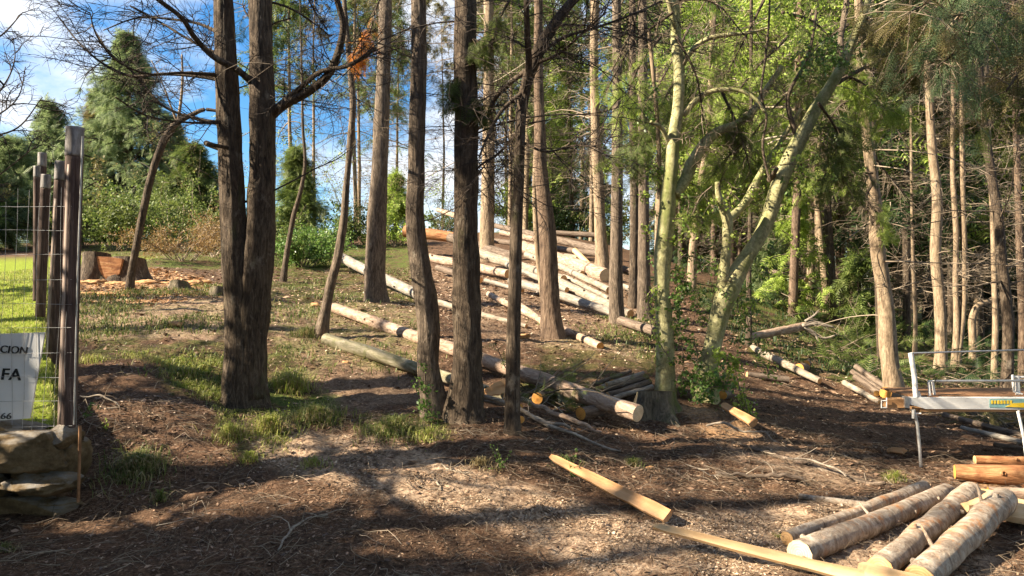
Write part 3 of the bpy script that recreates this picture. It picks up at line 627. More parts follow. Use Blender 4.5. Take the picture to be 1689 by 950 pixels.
hero('curved_tree', 'tree with S shaped lower stem and ivy at its foot, left of the straight one', 'tree',
    [(714,686,54),(716,672,46),(706,600,37),(707,540,39),(703,500,40),(695,450,39),(688,400,37),(684,350,34),(686,300,31),(688,200,30),(691,100,29),(690,0,27)], 'bark_grey', H=12, seed=2,
    sides=34, rings=150, flare=.25, ridge=.06, dead=[dict(z0=2.2, z1=5., n=20, L0=.5, L1=2., per=5, r0=.009), dict(z0=1.2, z1=2.2, n=6, L0=.2, L1=.7, seed=77, per=3, r0=.006)], crown=dict(CR, n=18), twigm='twig_mid', sunny=[(360, 690)])
hero('straight_tree', 'thick dark straight tree in the middle, standing close beside the S shaped one', 'tree',
    [(766,690,78),(766,676,66),(768,640,58),(770,560,50),(769,480,48),(768,400,46),(769,300,43),(769,200,41),(768,100,40),(768,0,37)], 'bark_brown', H=13, seed=3, sides=40, rings=160, flare=.22, ridge=.085,
    dead=[dict(z0=1.9, z1=5., n=30, L0=.6, L1=2.2, per=6, r0=.009), dict(z0=1.2, z1=2., n=5, L0=.15, L1=.5, seed=78, per=3, r0=.005)], crown=dict(CR, n=22), twigm='twig_dark')
t4, p4, r4 = hero('slim_leaning_tree', 'slim dark tree right of the thick straight one, its top sweeping to the right', 'tree',
    [(844,718,34),(845,700,28),(846,640,26),(847,560,25),(849,480,24),(851,400,22),(854,330,21),(857,250,20),(862,170,20),(874,120,22),(893,75,22),(918,35,18),(945,0,15),(985,-60,12)], 'bark_brown', H=0, seed=4,
    sides=28, rings=160, flare=.2, ridge=.05, dead=[dict(z0=2.2, z1=4., n=26, L0=.5, L1=2., per=6, r0=.008)], twigm='twig_dark')
d4 = t4.location[1]
for k, pts in enumerate([[(862,160,13),(872,110,12),(870,60,11),(868,0,10)], [(880,110,12),(850,130,9),(815,165,7),(800,200,5),(770,230,4)], [(866,150,9),(830,180,7),(800,235,5),(790,260,3)],
        [(885,90,10),(930,62,6),(985,45,5),(1040,25,4),(1092,2,3)], [(880,105,8),(920,90,5),(955,60,4),(1000,20,3)], [(857,215,7),(820,255,5),(790,275,4),(775,300,3)], [(862,235,6),(900,250,4),(950,240,3),(1000,245,2)]]):
    limb(t4, pts, d4, 'bark_brown', 9, seed=k+30, d2=d4+(.5 if k % 2 else -.4), twigs=14, tw_len=(.2, .8), twigm='twig_dark')
hero('knotty_tree', 'stout brown tree with a flared foot where the reddish log points end', 'tree',
    [(914,556,46),(911,540,38),(908,500,35),(905,450,33),(904,400,31),(899,340,28),(893,290,24),(890,200,20),(888,100,17),(888,0,15)], 'bark_red', H=13, seed=5, rings=130, flare=.25,
    dead=dict(z0=2.4, z1=6.5, n=44, L0=.5, L1=2.2, per=6, r0=.01), crown=dict(CR, z0=6.5), twigm='twig_pale')
hero('thin_pale_tree', 'very thin pale tree just left of the stout brown one', 'tree', [(897,544,13),(896,500,10),(888,430,10),(884,370,10),(882,300,9),(885,220,8),(887,120,7)], 'bark_tan_lit', H=8, seed=6, sides=12, rings=60, flare=.2,
    dead=dict(z0=2.4, z1=5., n=14, L0=.3, L1=1., per=4, r0=.006), twigm='twig_pale')
hero('bare_straight_tree', 'straight tree with twiggy stubs left of the S shaped tree, grey log behind it', 'tree',
    [(622,500,46),(619,480,40),(620,400,36),(624,320,32),(628,240,29),(631,160,27),(634,80,25),(636,0,22)], 'bark_grey', H=15, seed=7, sides=26, rings=120, flare=.15, ridge=.05,
    dead=[dict(z0=2.6, z1=7.5, n=60, L0=.4, L1=2.4, per=6, per2=4, r0=.012)], crown=dict(CR, z0=7.5, z1=14, n=18), twigm='twig_pale', sunny=[(180, 480)])
t7, p7, r7 = hero('leaning_thin_tree', 'thin crooked tree leaning right, rising from the cut end of the grey log', 'tree',
    [(526,556,34),(536,520,19),(545,470,17),(556,430,16),(566,370,14),(572,300,12),(578,230,12),(582,170,11),(577,110,10),(572,50,9),(568,0,8)], 'bark_grey', H=9, seed=8, sides=18, rings=110, flare=.1, rough=.12, ridge=.08,
    dead=dict(z0=2.2, z1=6., n=34, L0=.4, L1=1.8, per=6, r0=.007), twigm='twig_mid')
t8, _, _ = hero('arching_tree', 'thin dark tree bending right over the pale stump on the left', 'tree',
    [(213,476,18),(217,450,14),(226,400,13),(236,350,13),(247,300,13),(262,252,13),(276,222,13),(292,202,12),(315,190,9),(336,181,7),(360,183,5)], 'bark_brown', H=0, seed=9, sides=16, rings=100, flare=.1,
    dead=dict(z0=3., z1=4.5, n=10, L0=.3, L1=1.4, per=4, r0=.006), twigm='twig_mid')
limb(t8, [(293,204,6),(298,170,5),(301,130,4),(300,90,3)], t8.location[1], 'bark_tan_lit', 7, seed=3, twigs=6)
limb(t8, [(293,204,5),(280,170,3),(265,130,2),(250,100,2)], t8.location[1], 'bark_tan_lit', 6, seed=4, twigs=6)
hero('thin_slope_tree', 'thin bent sapling on the slope between the forked tree and the bush', 'tree', [(466,464,14),(470,440,10),(478,390,9),(486,350,8),(496,315,7),(503,270,6),(500,220,5)], 'bark_brown', H=8, seed=10, sides=10, rings=60,
    dead=dict(z0=3., z1=6., n=26, L0=.4, L1=1.6, per=5, r0=.007))
hero('sunlit_slope_tree', 'sunlit pale trunk behind the thick straight tree, by the log pile', 'tree', [(803,432,30),(803,400,26),(804,340,25),(805,280,23),(806,180,20),(806,80,18),(806,0,17)], 'bark_tan_lit', H=17, seed=11, sides=20, rings=80,
    dead=dict(z0=3.8, z1=9, n=60, L0=.6, L1=2.6, per=6, r0=.014), crown=dict(CR, z0=9, z1=17, L1=2.6, n=22), twigm='twig_pale', sunny=[(220, 425)])
hero('pile_end_tree', 'straight tree at the lower end of the pale felled logs', 'tree', [(1019,536,32),(1017,520,27),(1016,460,24),(1017,380,21),(1018,300,20),(1018,200,19),(1018,100,17),(1017,0,16)], 'bark_grey', H=14, seed=12, sides=22, rings=100, flare=.15,
    dead=dict(z0=2.8, z1=7., n=46, L0=.4, L1=2., per=6, r0=.01), crown=dict(CR, z0=7., z1=14), twigm='twig_mid', sunny=[(330, 520)])
hero('sunlit_pile_tree', 'orange lit trunk rising behind the cut ends of the big pale logs', 'tree', [(994,450,28),(993,430,24),(990,380,21),(988,320,19),(984,250,18),(981,170,16),(980,80,15),(982,0,14)], 'bark_tan_lit', H=16, seed=13, sides=18, rings=80,
    dead=dict(z0=3.4, z1=8, n=50, L0=.5, L1=2.4, per=6, r0=.013), crown=dict(CR, z0=8, z1=16, n=18), twigm='twig_pale', sunny=[(250, 440)])
hero('shaded_pair_tree', 'left stem of the dark close pair behind the first pale green tree', 'tree', [(1046,506,20),(1045,480,17),(1046,400,16),(1046,300,15),(1044,200,14),(1043,80,13),(1043,0,12)], 'bark_brown', H=14, seed=14, sides=16, rings=70,
    dead=dict(z0=3.2, z1=7, n=24, L0=.4, L1=1.8, per=5, r0=.01), crown=dict(CR, z0=6.4, z1=14, n=14))
hero('shaded_pair_tree', 'right thicker stem of the dark close pair behind the first pale green tree', 'tree', [(1064,528,30),(1063,500,25),(1062,420,22),(1062,330,19),(1061,230,18),(1060,120,17),(1060,0,15)], 'bark_grey', H=14, seed=15, sides=18, rings=80,
    dead=dict(z0=3.2, z1=7, n=30, L0=.4, L1=1.8, per=5, r0=.01), crown=dict(CR, z0=6.4, z1=14, n=14))
# pale broadleaf pair
a1, pa, ra = hero('pale_smooth_tree', 'pale green smooth barked tree behind the mossy cut stump', 'tree',
    [(1097,650,42),(1097,630,35),(1097,580,33),(1095,520,30),(1092,470,27),(1094,420,31),(1099,370,29),(1103,320,27),(1107,280,25),(1111,230,23),(1119,170,21),(1120,120,20),(1115,70,20),(1112,0,18)], 'bark_pale', H=0, seed=16,
    sides=30, rings=150, flare=.2, ridge=.015, rough=.07, dead=dict(z0=2.8, z1=4.6, n=12, L0=.3, L1=1., per=4, r0=.006), sunny=[(60, 630)])
dA = a1.location[1]
for k, (pts, tw) in enumerate([([(1112,322,24),(1128,300,22),(1142,268,22),(1160,240,20),(1182,218,18),(1215,205,16),(1245,180,13),(1262,150,11),(1290,110,8)], 12), ([(1104,240,9),(1098,224,9),(1092,212,9),(1084,206,8),(1076,204,7),(1074,200,5)], 0),
        ([(1126,190,12),(1142,172,10),(1162,155,9),(1192,148,8),(1222,150,7),(1248,165,6),(1262,185,6)], 8), ([(1122,112,11),(1140,85,10),(1165,65,9),(1195,58,8),(1230,55,6),(1270,45,4)], 10), ([(1118,70,9),(1110,30,10),(1098,-20,9)], 4)]):
    limb(a1, pts, dA, 'bark_pale', 14, seed=k+50, d2=dA+(.4 if k == 0 else -.2), twigs=tw, ridge=.015)
b1, pb, rb = hero('mossy_crooked_tree', 'mossy smooth tree with ivy at its foot, splitting into a straight and a crooked stem', 'tree',
    [(1162,662,52),(1165,640,42),(1170,600,33),(1178,560,31),(1188,515,34),(1203,475,38),(1222,440,32),(1244,405,27),(1263,370,26),(1276,330,27),(1290,290,29),(1306,255,27),(1325,218,25),(1345,180,22),(1368,145,19),(1388,110,17),(1405,70,15),(1425,20,14),(1440,-30,12)], 'bark_pale', H=0, seed=17,
    sides=30, rings=170, flare=.2, ridge=.015, rough=.08, dead=dict(z0=2.6, z1=4.6, n=12, L0=.3, L1=1., per=4, r0=.006), sunny=[(150, 640)])
dB = b1.location[1]
for k, (pts, tw) in enumerate([([(1192,505,24),(1193,470,21),(1196,430,19),(1199,395,18),(1200,365,19),(1194,345,17),(1186,325,12),(1183,300,9)], 5), ([(1201,362,16),(1215,350,14),(1232,330,15),(1246,305,15),(1262,275,12),(1290,230,9),(1320,180,7)], 8),
        ([(1270,300,5),(1258,240,5),(1264,190,4),(1256,160,4),(1262,100,4),(1268,40,4),(1270,-10,4)], 0), ([(1390,108,13),(1386,70,11),(1392,30,10),(1400,-20,9)], 8), ([(1272,296,16),(1276,286,10),(1282,278,6)], 0),
        ([(1372,142,9),(1410,120,7),(1450,100,6),(1510,82,4)], 8), ([(1316,232,13),(1300,160,7),(1330,100,6),(1350,0,5)], 10)]):
    limb(b1, pts, dB+(.05 if k else .0), 'bark_pale' if k in (0, 1) else 'bark_grey', 14, seed=k+60, d2=dB+(.3 if k % 2 else -.2), twigs=tw, ridge=.015)
protect(px_path([(1193,480,2),(1199,395,2),(1200,360,2)], dB)[0], .25)
limb(a1, [(1094,470,6),(1088,330,8),(1086,230,8),(1080,150,8),(1070,50,7)], dA+.5, 'bark_tan_lit', 8, seed=71)
# right-hand trees
c1, _, _ = hero('sinuous_tree', 'sinuous sunlit tree left of the scaffold with green sprays hanging round it', 'tree',
    [(1477,658,44),(1474,640,36),(1468,600,31),(1464,560,32),(1462,520,29),(1457,470,26),(1450,430,25),(1446,390,24),(1444,340,22),(1438,290,20),(1430,220,18),(1424,150,17),(1418,60,15),(1416,0,14)], 'bark_tan_lit', H=13, seed=18,
    sides=26, rings=140, flare=.12, rough=.07, dead=dict(z0=1.2, z1=5.5, n=46, L0=.4, L1=2., per=6, per2=3, r0=.009), crown=dict(CR, z0=5.4, z1=13, n=22), twigm='twig_pale', sunny=[(200, 640)], ridge=.03)
HB = [('slim dark trunk right behind the sinuous sunlit tree', [(1456,612,18),(1452,500,17),(1448,400,16),(1440,250,14),(1436,100,12)], 'bark_brown'),
 ('sturdy golden lit trunk behind the left end of the scaffold handrail', [(1551,612,26),(1552,580,21),(1550,500,19),(1543,420,18),(1546,330,17),(1538,250,15),(1532,150,13),(1528,0,11)], 'bark_tan_lit'),
 ('left stem of a thin golden pair behind the scaffold handrail', [(1573,606,14),(1578,540,11),(1576,470,10),(1577,380,10),(1572,300,9),(1572,150,8)], 'bark_tan_lit'),
 ('right stem of a thin golden pair behind the scaffold handrail', [(1576,608,15),(1583,560,12),(1588,520,11),(1590,420,11),(1588,340,10),(1586,200,9),(1584,60,8)], 'bark_tan_lit'),
 ('short bent trunk between the golden pair and the leaning one at right', [(1606,602,14),(1604,560,12),(1605,520,12),(1612,505,10),(1630,497,8),(1640,490,5)], 'bark_tan_lit'),
 ('slender golden trunk just left of the dark trunk at the right edge', [(1641,634,15),(1640,600,11),(1642,540,10),(1640,470,9),(1638,380,9),(1632,250,8),(1626,80,7)], 'bark_tan_lit'),
 ('dark curving trunk near the right edge behind the scaffold rails', [(1660,648,24),(1662,600,19),(1663,540,18),(1658,480,18),(1652,430,17),(1648,370,16),(1637,300,16),(1628,240,15),(1620,170,13),(1612,60,12)], 'bark_brown'),
 ('reddish trunk cut by the right edge of the picture', [(1688,606,18),(1687,540,14),(1683,440,13),(1680,340,12),(1676,200,11)], 'bark_red'),
 ('thin leaning trunk above the tangle of brash right of the mossy tree', [(1366,500,16),(1358,440,12),(1352,380,11),(1347,320,9),(1344,240,8),(1342,120,7)], 'bark_tan_lit'),
 ('dark trunk beside the thin leaning one above the brash', [(1378,512,18),(1370,440,16),(1366,360,14),(1362,280,12),(1356,150,10)], 'bark_brown'),
 ('small dark pole standing between the ivy and the fallen white log', [(1234,572,14),(1236,520,9),(1235,470,9),(1237,380,8),(1238,280,7)], 'bark_brown'),
 ('pale leaning trunk seen between the two smooth barked trees', [(1140,462,18),(1144,400,15),(1150,350,14),(1156,300,12),(1166,240,11),(1172,140,9)], 'bark_tan_lit'),
 ('thin twisted stem behind the scaffold upright', [(1508,575,10),(1510,530,7),(1508,480,7),(1506,420,6),(1504,330,5)], 'bark_tan_lit'),
 ('broken whitish trunk far back left of the golden trunks', [(1480,470,16),(1476,400,15),(1470,300,13),(1464,200,12),(1462,80,10)], 'bark_tan_lit')]
for k, (lb, pts, bm) in enumerate(HB):
    dep = {0: 12.5, 1: 14, 2: 14.5, 3: 14.5, 4: 16, 5: 12.8, 6: 11.4, 7: 13.5, 8: 18, 9: 17, 10: 11.8, 11: 17, 12: 15, 13: 24}[k]
    hero('slender_tree', lb, 'tree', pts, bm, H=0 if k == 4 else 14, group='slender trees on the right', seed=100+k, sides=14, rings=70, flare=.15, ridge=.03, depth=dep,
         dead=None if k == 4 else dict(z0=1.6 if k not in (8, 9, 11) else 3, z1=8., n=44, L0=.4, L1=2., per=5, per2=3, r0=.009), crown=None if k in (4, 10, 12) else dict(CR, z0=6.5, z1=14, n=16), twigm=['twig_mid', 'twig_pale'][k % 2],
         sunny=[(300, 600)] if bm == 'bark_tan_lit' else None)
# green sprays seen close to the camera side of the wood
rg = np.random.default_rng(44)
SPR = [(a1, 1110, 20, 1000, 150, 'leaf_bright'), (a1, 1060, -20, 1008, 120, 'leaf_bright'), (a1, 1090, 60, 1020, 200, 'leaf_bright'), (a1, 1140, 40, 1060, 190, 'leaf_bright'), (a1, 1180, 20, 1140, 230, 'leaf_bright'),
 (a1, 1115, 60, 1160, 200, 'leaf_mid'), (a1, 1120, 0, 1230, 60, 'leaf_bright'), (a1, 1120, 120, 1040, 260, 'leaf_mid'), (b1, 1300, 60, 1180, 210, 'leaf_bright'), (b1, 1340, 120, 1215, 260, 'leaf_bright'), (b1, 1290, 20, 1400, 100, 'leaf_mid'),
 (b1, 1260, 0, 1200, 120, 'leaf_bright'), (b1, 1400, 40, 1330, 150, 'leaf_mid'), (b1, 1380, 120, 1460, 190, 'leaf_bright'), (b1, 1330, 200, 1270, 330, 'leaf_bright'), (b1, 1230, 230, 1130, 350, 'leaf_bright'), (b1, 1400, 90, 1500, 60, 'leaf_mid'),
 (a1, 1190, 150, 1240, 290, 'leaf_mid'), (b1, 1420, 20, 1490, 120, 'leaf_olive'), (b1, 1350, 170, 1390, 300, 'leaf_mid'), (c1, 1436, 300, 1325, 300, 'leaf_bright'), (c1, 1436, 250, 1500, 330, 'leaf_mid'), (c1, 1430, 160, 1350, 230, 'leaf_mid')]
for k, (root, x0, y0, x1, y1, mt) in enumerate(SPR):
    d = root.location[1]+rg.uniform(-.5, 1.6); mx_, my_ = (x0+x1)/2+rg.uniform(-15, 15), (y0+y1)/2-rg.uniform(5, 30)
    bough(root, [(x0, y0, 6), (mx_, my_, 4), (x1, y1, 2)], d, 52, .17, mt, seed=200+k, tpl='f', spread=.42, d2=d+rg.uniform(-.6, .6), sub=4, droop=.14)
for k, pts in enumerate([[(1440,300,6),(1428,330,5),(1445,350,5),(1452,385,4)], [(1430,290,6),(1418,330,4),(1436,355,3),(1440,372,3)], [(1440,285,5),(1400,290,4),(1385,310,3)]]):
    bough(c1, pts, 10.1, 110, .13, 'leaf_bright', seed=280+k, tpl='f', spread=.22)
def leaf_twigs(root, x0, y0, x1, y1, d, n, size, seed, mt):
    r = np.random.default_rng(seed); p, rr = px_path([(x0, y0, 4), ((x0+x1)/2, (y0+y1)/2-10, 3), (x1, y1, 2)], d); sp = smooth_path(p, 16)[None]; g = G(); tubes(g, sp, np.linspace(.007, .003, 16)[None], 4)
    s, dd = children(sp, 14, .1, 1., 1.1, r); p1 = grow(s, dd, r.uniform(.12, .42, len(s)), 6, .08, .2, r); tubes(g, p1, rad_paths(len(p1), 6, .003, .4), 3); g.obj('twigs', MAT['twig_mid'], root, kind='stuff')
    q = p1[:, 1:].reshape(-1, 3); k = r.integers(0, len(q), n); g = G(); pos = q[k]+r.normal(0, .02, (n, 3)); pos = pos[keep(pos, .25, True)]; leafy(g, pos, size*r.uniform(.6, 1.3, len(pos)), r); g.obj('leaves', MAT[mt], root, smooth=False)
for k in range(44):
    x0, y0 = rg.uniform(1040, 1430), rg.uniform(-30, 330); root = a1 if x0 < 1190 else b1; x1, y1 = x0+rg.uniform(-70, 70), y0+rg.uniform(-20, 60)
    leaf_twigs(root, x0, y0, x1, y1, root.location[1]+rg.uniform(-.7, 1.6), 230, .021, 900+k, ['leaf_bright', 'leaf_bright', 'leaf_ivy'][k % 3])
# a dead orange spray high in the leaning thin tree, and dark green ones round the dark stems
bough(t7, [(640,-30,5),(618,20,4),(608,60,3),(596,90,3)], 8.6, 90, .13, 'leaf_orange', tpl='f', spread=.16, seed=230)
bough(t7, [(600,70,4),(590,90,3),(583,105,3)], 8.6, 26, .13, 'leaf_orange', tpl='f', spread=.12, seed=231)
TR = [o for o in COL.objects if o.name.startswith('straight_tree')][0]
for k, pts in enumerate([[(768,60,5),(790,70,4),(800,100,3)], [(770,120,4),(750,130,3),(745,170,2)], [(840,0,6),(820,40,4),(810,80,3)], [(768,160,4),(785,165,3),(790,190,2)]]):
    bough(TR, pts, 6.95, 26, .12, 'leaf_mid', tpl='f', spread=.14, seed=240+k)
for k, pts in enumerate([[(431,0,5),(470,10,4),(520,40,3),(545,60,3)], [(431,60,5),(450,40,3),(480,30,3)], [(500,-20,5),(520,20,3),(540,50,3)], [(431,40,4),(405,20,3),(400,5,2)]]):
    bough(t1, pts, dT1+.2, 26, .14, 'leaf_dark', tpl='f', spread=.2, seed=250+k)
# big dark bough hanging into the upper right corner from a tree beyond the frame
rt = hit1(1689+380, 700); edge = thing('overhanging_tree', rt, 'conifer outside the right edge whose dark drooping green bough fills the upper right corner', 'tree')
pp = np.array([[rt[0], rt[1], rt[2]-.1], [rt[0], rt[1], 3.], [rt[0]+.1, rt[1], 6], [rt[0], rt[1], 12]]); g = G(); trunk_tube(g, pp, np.array([.22, .18, .14, .04]), 24, .06, 3, .2, .06, 60); g.obj('trunk', MAT['bark_brown'], edge)
TREES[edge.name] = (edge, pp, None, dict(seed=300, dead=None, crown=dict(CR, n=18, z0=6), twigm='twig_dark', leafm='leaf_dark'))
for k, (pts, n) in enumerate([([(1990,-150,20),(1800,-40,14),(1700,10,9),(1640,45,6),(1580,85,4),(1545,110,3)], 44), ([(1800,-60,14),(1740,20,8),(1700,90,5),(1660,150,4)], 32), ([(1700,-80,9),(1640,-20,6),(1590,20,4),(1560,30,3)], 30),
                              ([(1850,0,12),(1760,60,8),(1710,120,5),(1690,170,4)], 26), ([(1660,-60,9),(1600,-30,6),(1540,0,4),(1500,20,3)], 22)]):
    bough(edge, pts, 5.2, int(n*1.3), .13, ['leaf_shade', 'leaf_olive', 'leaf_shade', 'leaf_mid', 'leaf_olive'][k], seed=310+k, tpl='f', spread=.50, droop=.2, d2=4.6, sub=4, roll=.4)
# thin bare sprays at the left edge, from a tree beyond the frame
lt = hit1(-260, 640); le = thing('edge_sapling', lt, 'bare sapling outside the left edge whose thin twigs reach into the blue sky', 'tree')
g = G(); pl = np.array([[lt[0], lt[1], lt[2]-.1], [lt[0]+.1, lt[1], 2.6], [lt[0]+.2, lt[1], 5.5]]); trunk_tube(g, pl, np.array([.06, .045, .02]), 12, .08, 1, .1, .05, 40); g.obj('trunk', MAT['bark_grey'], le)
for k, pts in enumerate([[(-250,300,8),(-100,240,5),(-20,200,3),(30,160,2),(42,110,1.5)], [(-240,200,8),(-80,200,5),(0,150,3),(25,90,2),(20,60,1)], [(-240,260,7),(-60,230,4),(30,210,3),(70,160,1.5)], [(-240,150,7),(-80,90,4),(0,60,3),(38,20,1.5)], [(-240,350,7),(-60,330,4),(10,280,2.5),(60,240,1.5)]]):
    limb(le, pts, lt[1], 'bark_grey', 6, seed=k+90, twigs=14, tw_len=(.1, .5), twigm='twig_dark')
# ---------------------------------------------------------------- trees beyond: each kind built once, then copied
def kind_tree(name, H, r0, bm, dead, live, seed, leafm='leaf_dark', twigm='twig_mid', wob=.02, tpl='s'):
    r = np.random.default_rng(seed); n = 9; z = np.linspace(-.3, H, n); w = np.cumsum(r.normal(0, wob*H/n, (n, 2)), 0); p = np.c_[w-w[:1], z]; rr = r0*(1-np.clip(z/H, 0, 1)**1.3*.93)
    root = thing(name, (0, 0, 0), 'x', 'tree'); g = G(); trunk_tube(g, p, rr, 12, .06, seed, .2, .04, 40); g.obj('trunk', MAT[bm], root)
    if dead: g = G(); dead_limbs(g, p, rr, seed=seed+1, prune=False, **dead); g.obj('dead_twigs', MAT[twigm], root, kind='stuff')
    if live: gb, gf = G(), G(); live_crown(gb, gf, p, seed=seed+2, prune=False, tpl=tpl, **live); gb.obj('branches', MAT[twigm], root, kind='stuff'); gf.obj('crown', MAT[leafm], root, smooth=False)
    return root
USED = set(); PLACED = []
def place(proto, x, y, rz, s, label, group, z=None, cat=None):
    if proto.name not in USED: USED.add(proto.name); root = proto
    else:
        root = proto.copy(); COL.objects.link(root)
        for ch in proto.children: c = ch.copy(); COL.objects.link(c); c.parent = root
    root.location = (x, y, float(base_z(x, y)) if z is None else z); root.rotation_euler = (0, 0, rz); root.scale = (s, s, s)
    root['label'] = label; root['group'] = group; PLACED.append((root, x/y*FPX+CX))
    if cat: root['category'] = cat
    return root
K = [kind_tree('slender_conifer', 14, .10, 'bark_tan_lit', dict(z0=1.0, z1=9.5, n=80, L0=.5, L1=2.3, per=6, per2=2, r0=.009), dict(z0=5, z1=13.8, n=54, L0=.3, L1=2.0, per=6, size=.5, twigs=False), 401, 'leaf_mid', 'twig_mid'),
     kind_tree('slender_conifer', 16, .11, 'bark_red', dict(z0=1.5, z1=10.5, n=90, L0=.6, L1=2.6, per=6, per2=2, r0=.009), dict(z0=4, z1=15.8, n=66, L0=.3, L1=2.4, per=7, size=.55, twigs=False), 402, 'leaf_bright', 'twig_pale'),
     kind_tree('slender_conifer', 13, .085, 'bark_brown', dict(z0=1.0, z1=8.5, n=76, L0=.5, L1=2.0, per=6, per2=2, r0=.010), dict(z0=2.5, z1=12.8, n=60, L0=.3, L1=2.0, per=7, size=.5, twigs=False), 403, 'leaf_dark', 'twig_pale'),
     kind_tree('bushy_conifer', 14, .2, 'bark_brown', None, dict(z0=.8, z1=13.8, n=150, L0=.3, L1=3.2, per=9, size=.62, twigs=False, nsp=3), 404, 'leaf_mid', 'twig_dark'),
     kind_tree('bare_conifer', 15, .085, 'bark_tan_lit', dict(z0=2.0, z1=14, n=150, L0=.5, L1=2.8, per=7, per2=3, r0=.011), dict(z0=9.5, z1=14.8, n=34, L0=.3, L1=1.6, per=6, size=.4, twigs=False), 405, 'leaf_olive', 'twig_mid')]
GRP = ['slender conifers deep in the stand at right', 'bushy conifers behind the stand', 'bare conifers on the hill crest']
LB = {0: 'slender pale conifer', 1: 'tall reddish conifer', 2: 'slender dark conifer', 3: 'bushy green conifer', 4: 'bare twiggy conifer'}
MARKS = [(0, 'left of the forked tree'), (450, 'behind the leaning thin tree'), (590, 'behind the bare straight tree'), (655, 'behind the S shaped tree'), (730, 'behind the straight dark tree'), (830, 'behind the slim leaning tree'), (885, 'behind the knotty tree'), (960, 'behind the pile end trees'),
 (1040, 'behind the shaded pair'), (1090, 'behind the first pale tree'), (1150, 'between the two pale trees'), (1240, 'behind the mossy crooked tree'), (1330, 'behind the brash hollow'), (1410, 'behind the sinuous tree'), (1500, 'behind the scaffold post'), (1560, 'behind the golden pair'), (1620, 'behind the dark curving trunk'), (1689, 'beyond the right edge')]
def where(px, d):
    w = [t for a, t in MARKS if px >= a][-1]; return ('close ' if d < 24 else '' if d < 32 else 'far ' if d < 42 else 'farthest row ')+w
rb_ = np.random.default_rng(77)
def rnd_place(ks, px0, px1, d0, d1, n, grp, mind=1.1, s0=.85, s1=1.15, avoid=()):
    pts = []; tries = 0
    while len(pts) < n and tries < 4000:
        tries += 1; px = rb_.uniform(px0, px1); d = math.sqrt(rb_.uniform(d0*d0, d1*d1))
        if any(a < px < b and d > c for a, b, c in avoid): continue
        x = (px-CX)/FPX*d
        if all(math.hypot(x-a, d-b) > mind for a, b in pts): pts.append((x, d))
    for x, y in pts:
        k = ks[rb_.integers(len(ks))]; place(K[k], x, y, rb_.uniform(0, 6.28), rb_.uniform(s0, s1), LB[k]+', '+where(CX+x/y*FPX, y), GRP[grp])
rnd_place([0, 1, 2, 0, 2], 1250, 1900, 16, 30, 44, 0, 1.0)
rnd_place([0, 1, 2, 1], 1100, 1900, 30, 46, 34, 0, 1.4)
rnd_place([3], 1130, 1950, 34, 60, 22, 1, 2.4)
rnd_place([3], 830, 1130, 36, 60, 7, 1, 2.4, .5, .8)
rnd_place([4, 4, 0], 450, 830, 26, 42, 12, 2, 1.6, .8, 1.1)
rnd_place([4, 0, 1], 800, 1130, 26, 42, 17, 2, 1.5)
rnd_place([2, 1], 1100, 1260, 20, 30, 7, 0, 1.3)

from collections import defaultdict
same = defaultdict(list)
for o, px in PLACED: same[o['label']].append((px, o))
for lb, lst in same.items():
    if len(lst) > 1:
        lst.sort(key=lambda q: q[0]); w = {2: ['left', 'right'], 3: ['left', 'middle', 'right'], 4: ['leftmost', 'second from left', 'third from left', 'rightmost']}.get(len(lst), ['leftmost', 'second', 'third', 'fourth', 'fifth', 'sixth', 'seventh', 'eighth'])
        for q, t in zip(lst, w): q[1]['label'] = lb+', '+t+' one of them'
# ---------------------------------------------------------------- left background
def bgtree(label, px, top, base_d, rad, leafm, seed, n=150, nm='broad_conifer', size=.36, z0=.6, dead=None, per=11, tpl='m', cat='tree'):
    x = (px-CX)/FPX*base_d; b = float(base_z(x, base_d)); H = EYE-(top-CY)/FPX*base_d-b
    o = kind_tree(nm, H, .02*H+.04, 'bark_brown', dead, dict(z0=z0, z1=H*.985, n=n, L0=.15, L1=rad, per=per, size=size, twigs=False, shape=.8), seed, leafm, 'twig_dark', .01, tpl)
    o.location = (x, base_d, b); o['label'] = label; o['category'] = cat; return o
bgtree('tall cone shaped blue green cypress rising into the sky on the left', 213, 48, 30, 4.4, 'leaf_blue_haze', 500, 330)
bgtree('yellow tinged cypress on the left flank of the tall cone shaped one', 160, 150, 32, 3.0, 'leaf_olive', 501, 200)
bgtree('rounded grey green tree between the fence posts and the tall cypress', 82, 165, 30, 3.2, 'leaf_blue_haze', 502, 200)
bgtree('pale green tree at the left edge behind the garden fence', 18, 225, 24, 2.4, 'leaf_blue_haze', 503, 200)
bgtree('small green conifer right of the tall cypress, under the arching tree', 320, 235, 26, 2.2, 'leaf_mid', 504, 150)
bgtree('blue green conifer half hidden by the left stem of the forked tree', 282, 190, 31, 2.4, 'leaf_blue_haze', 505, 150)
bgtree('small bright cypress seen against the sky left of the S shaped tree', 652, 285, 30, .8, 'leaf_bright', 506, 90, size=.3)
bgtree('light green young conifer between forked tree and leaning thin tree', 490, 240, 24, 1.2, 'leaf_mid', 507, 80, size=.35)
bgtree('dark conifer outside the left edge behind the garden', -90, 180, 22, 2.6, 'leaf_dark', 508, 160)
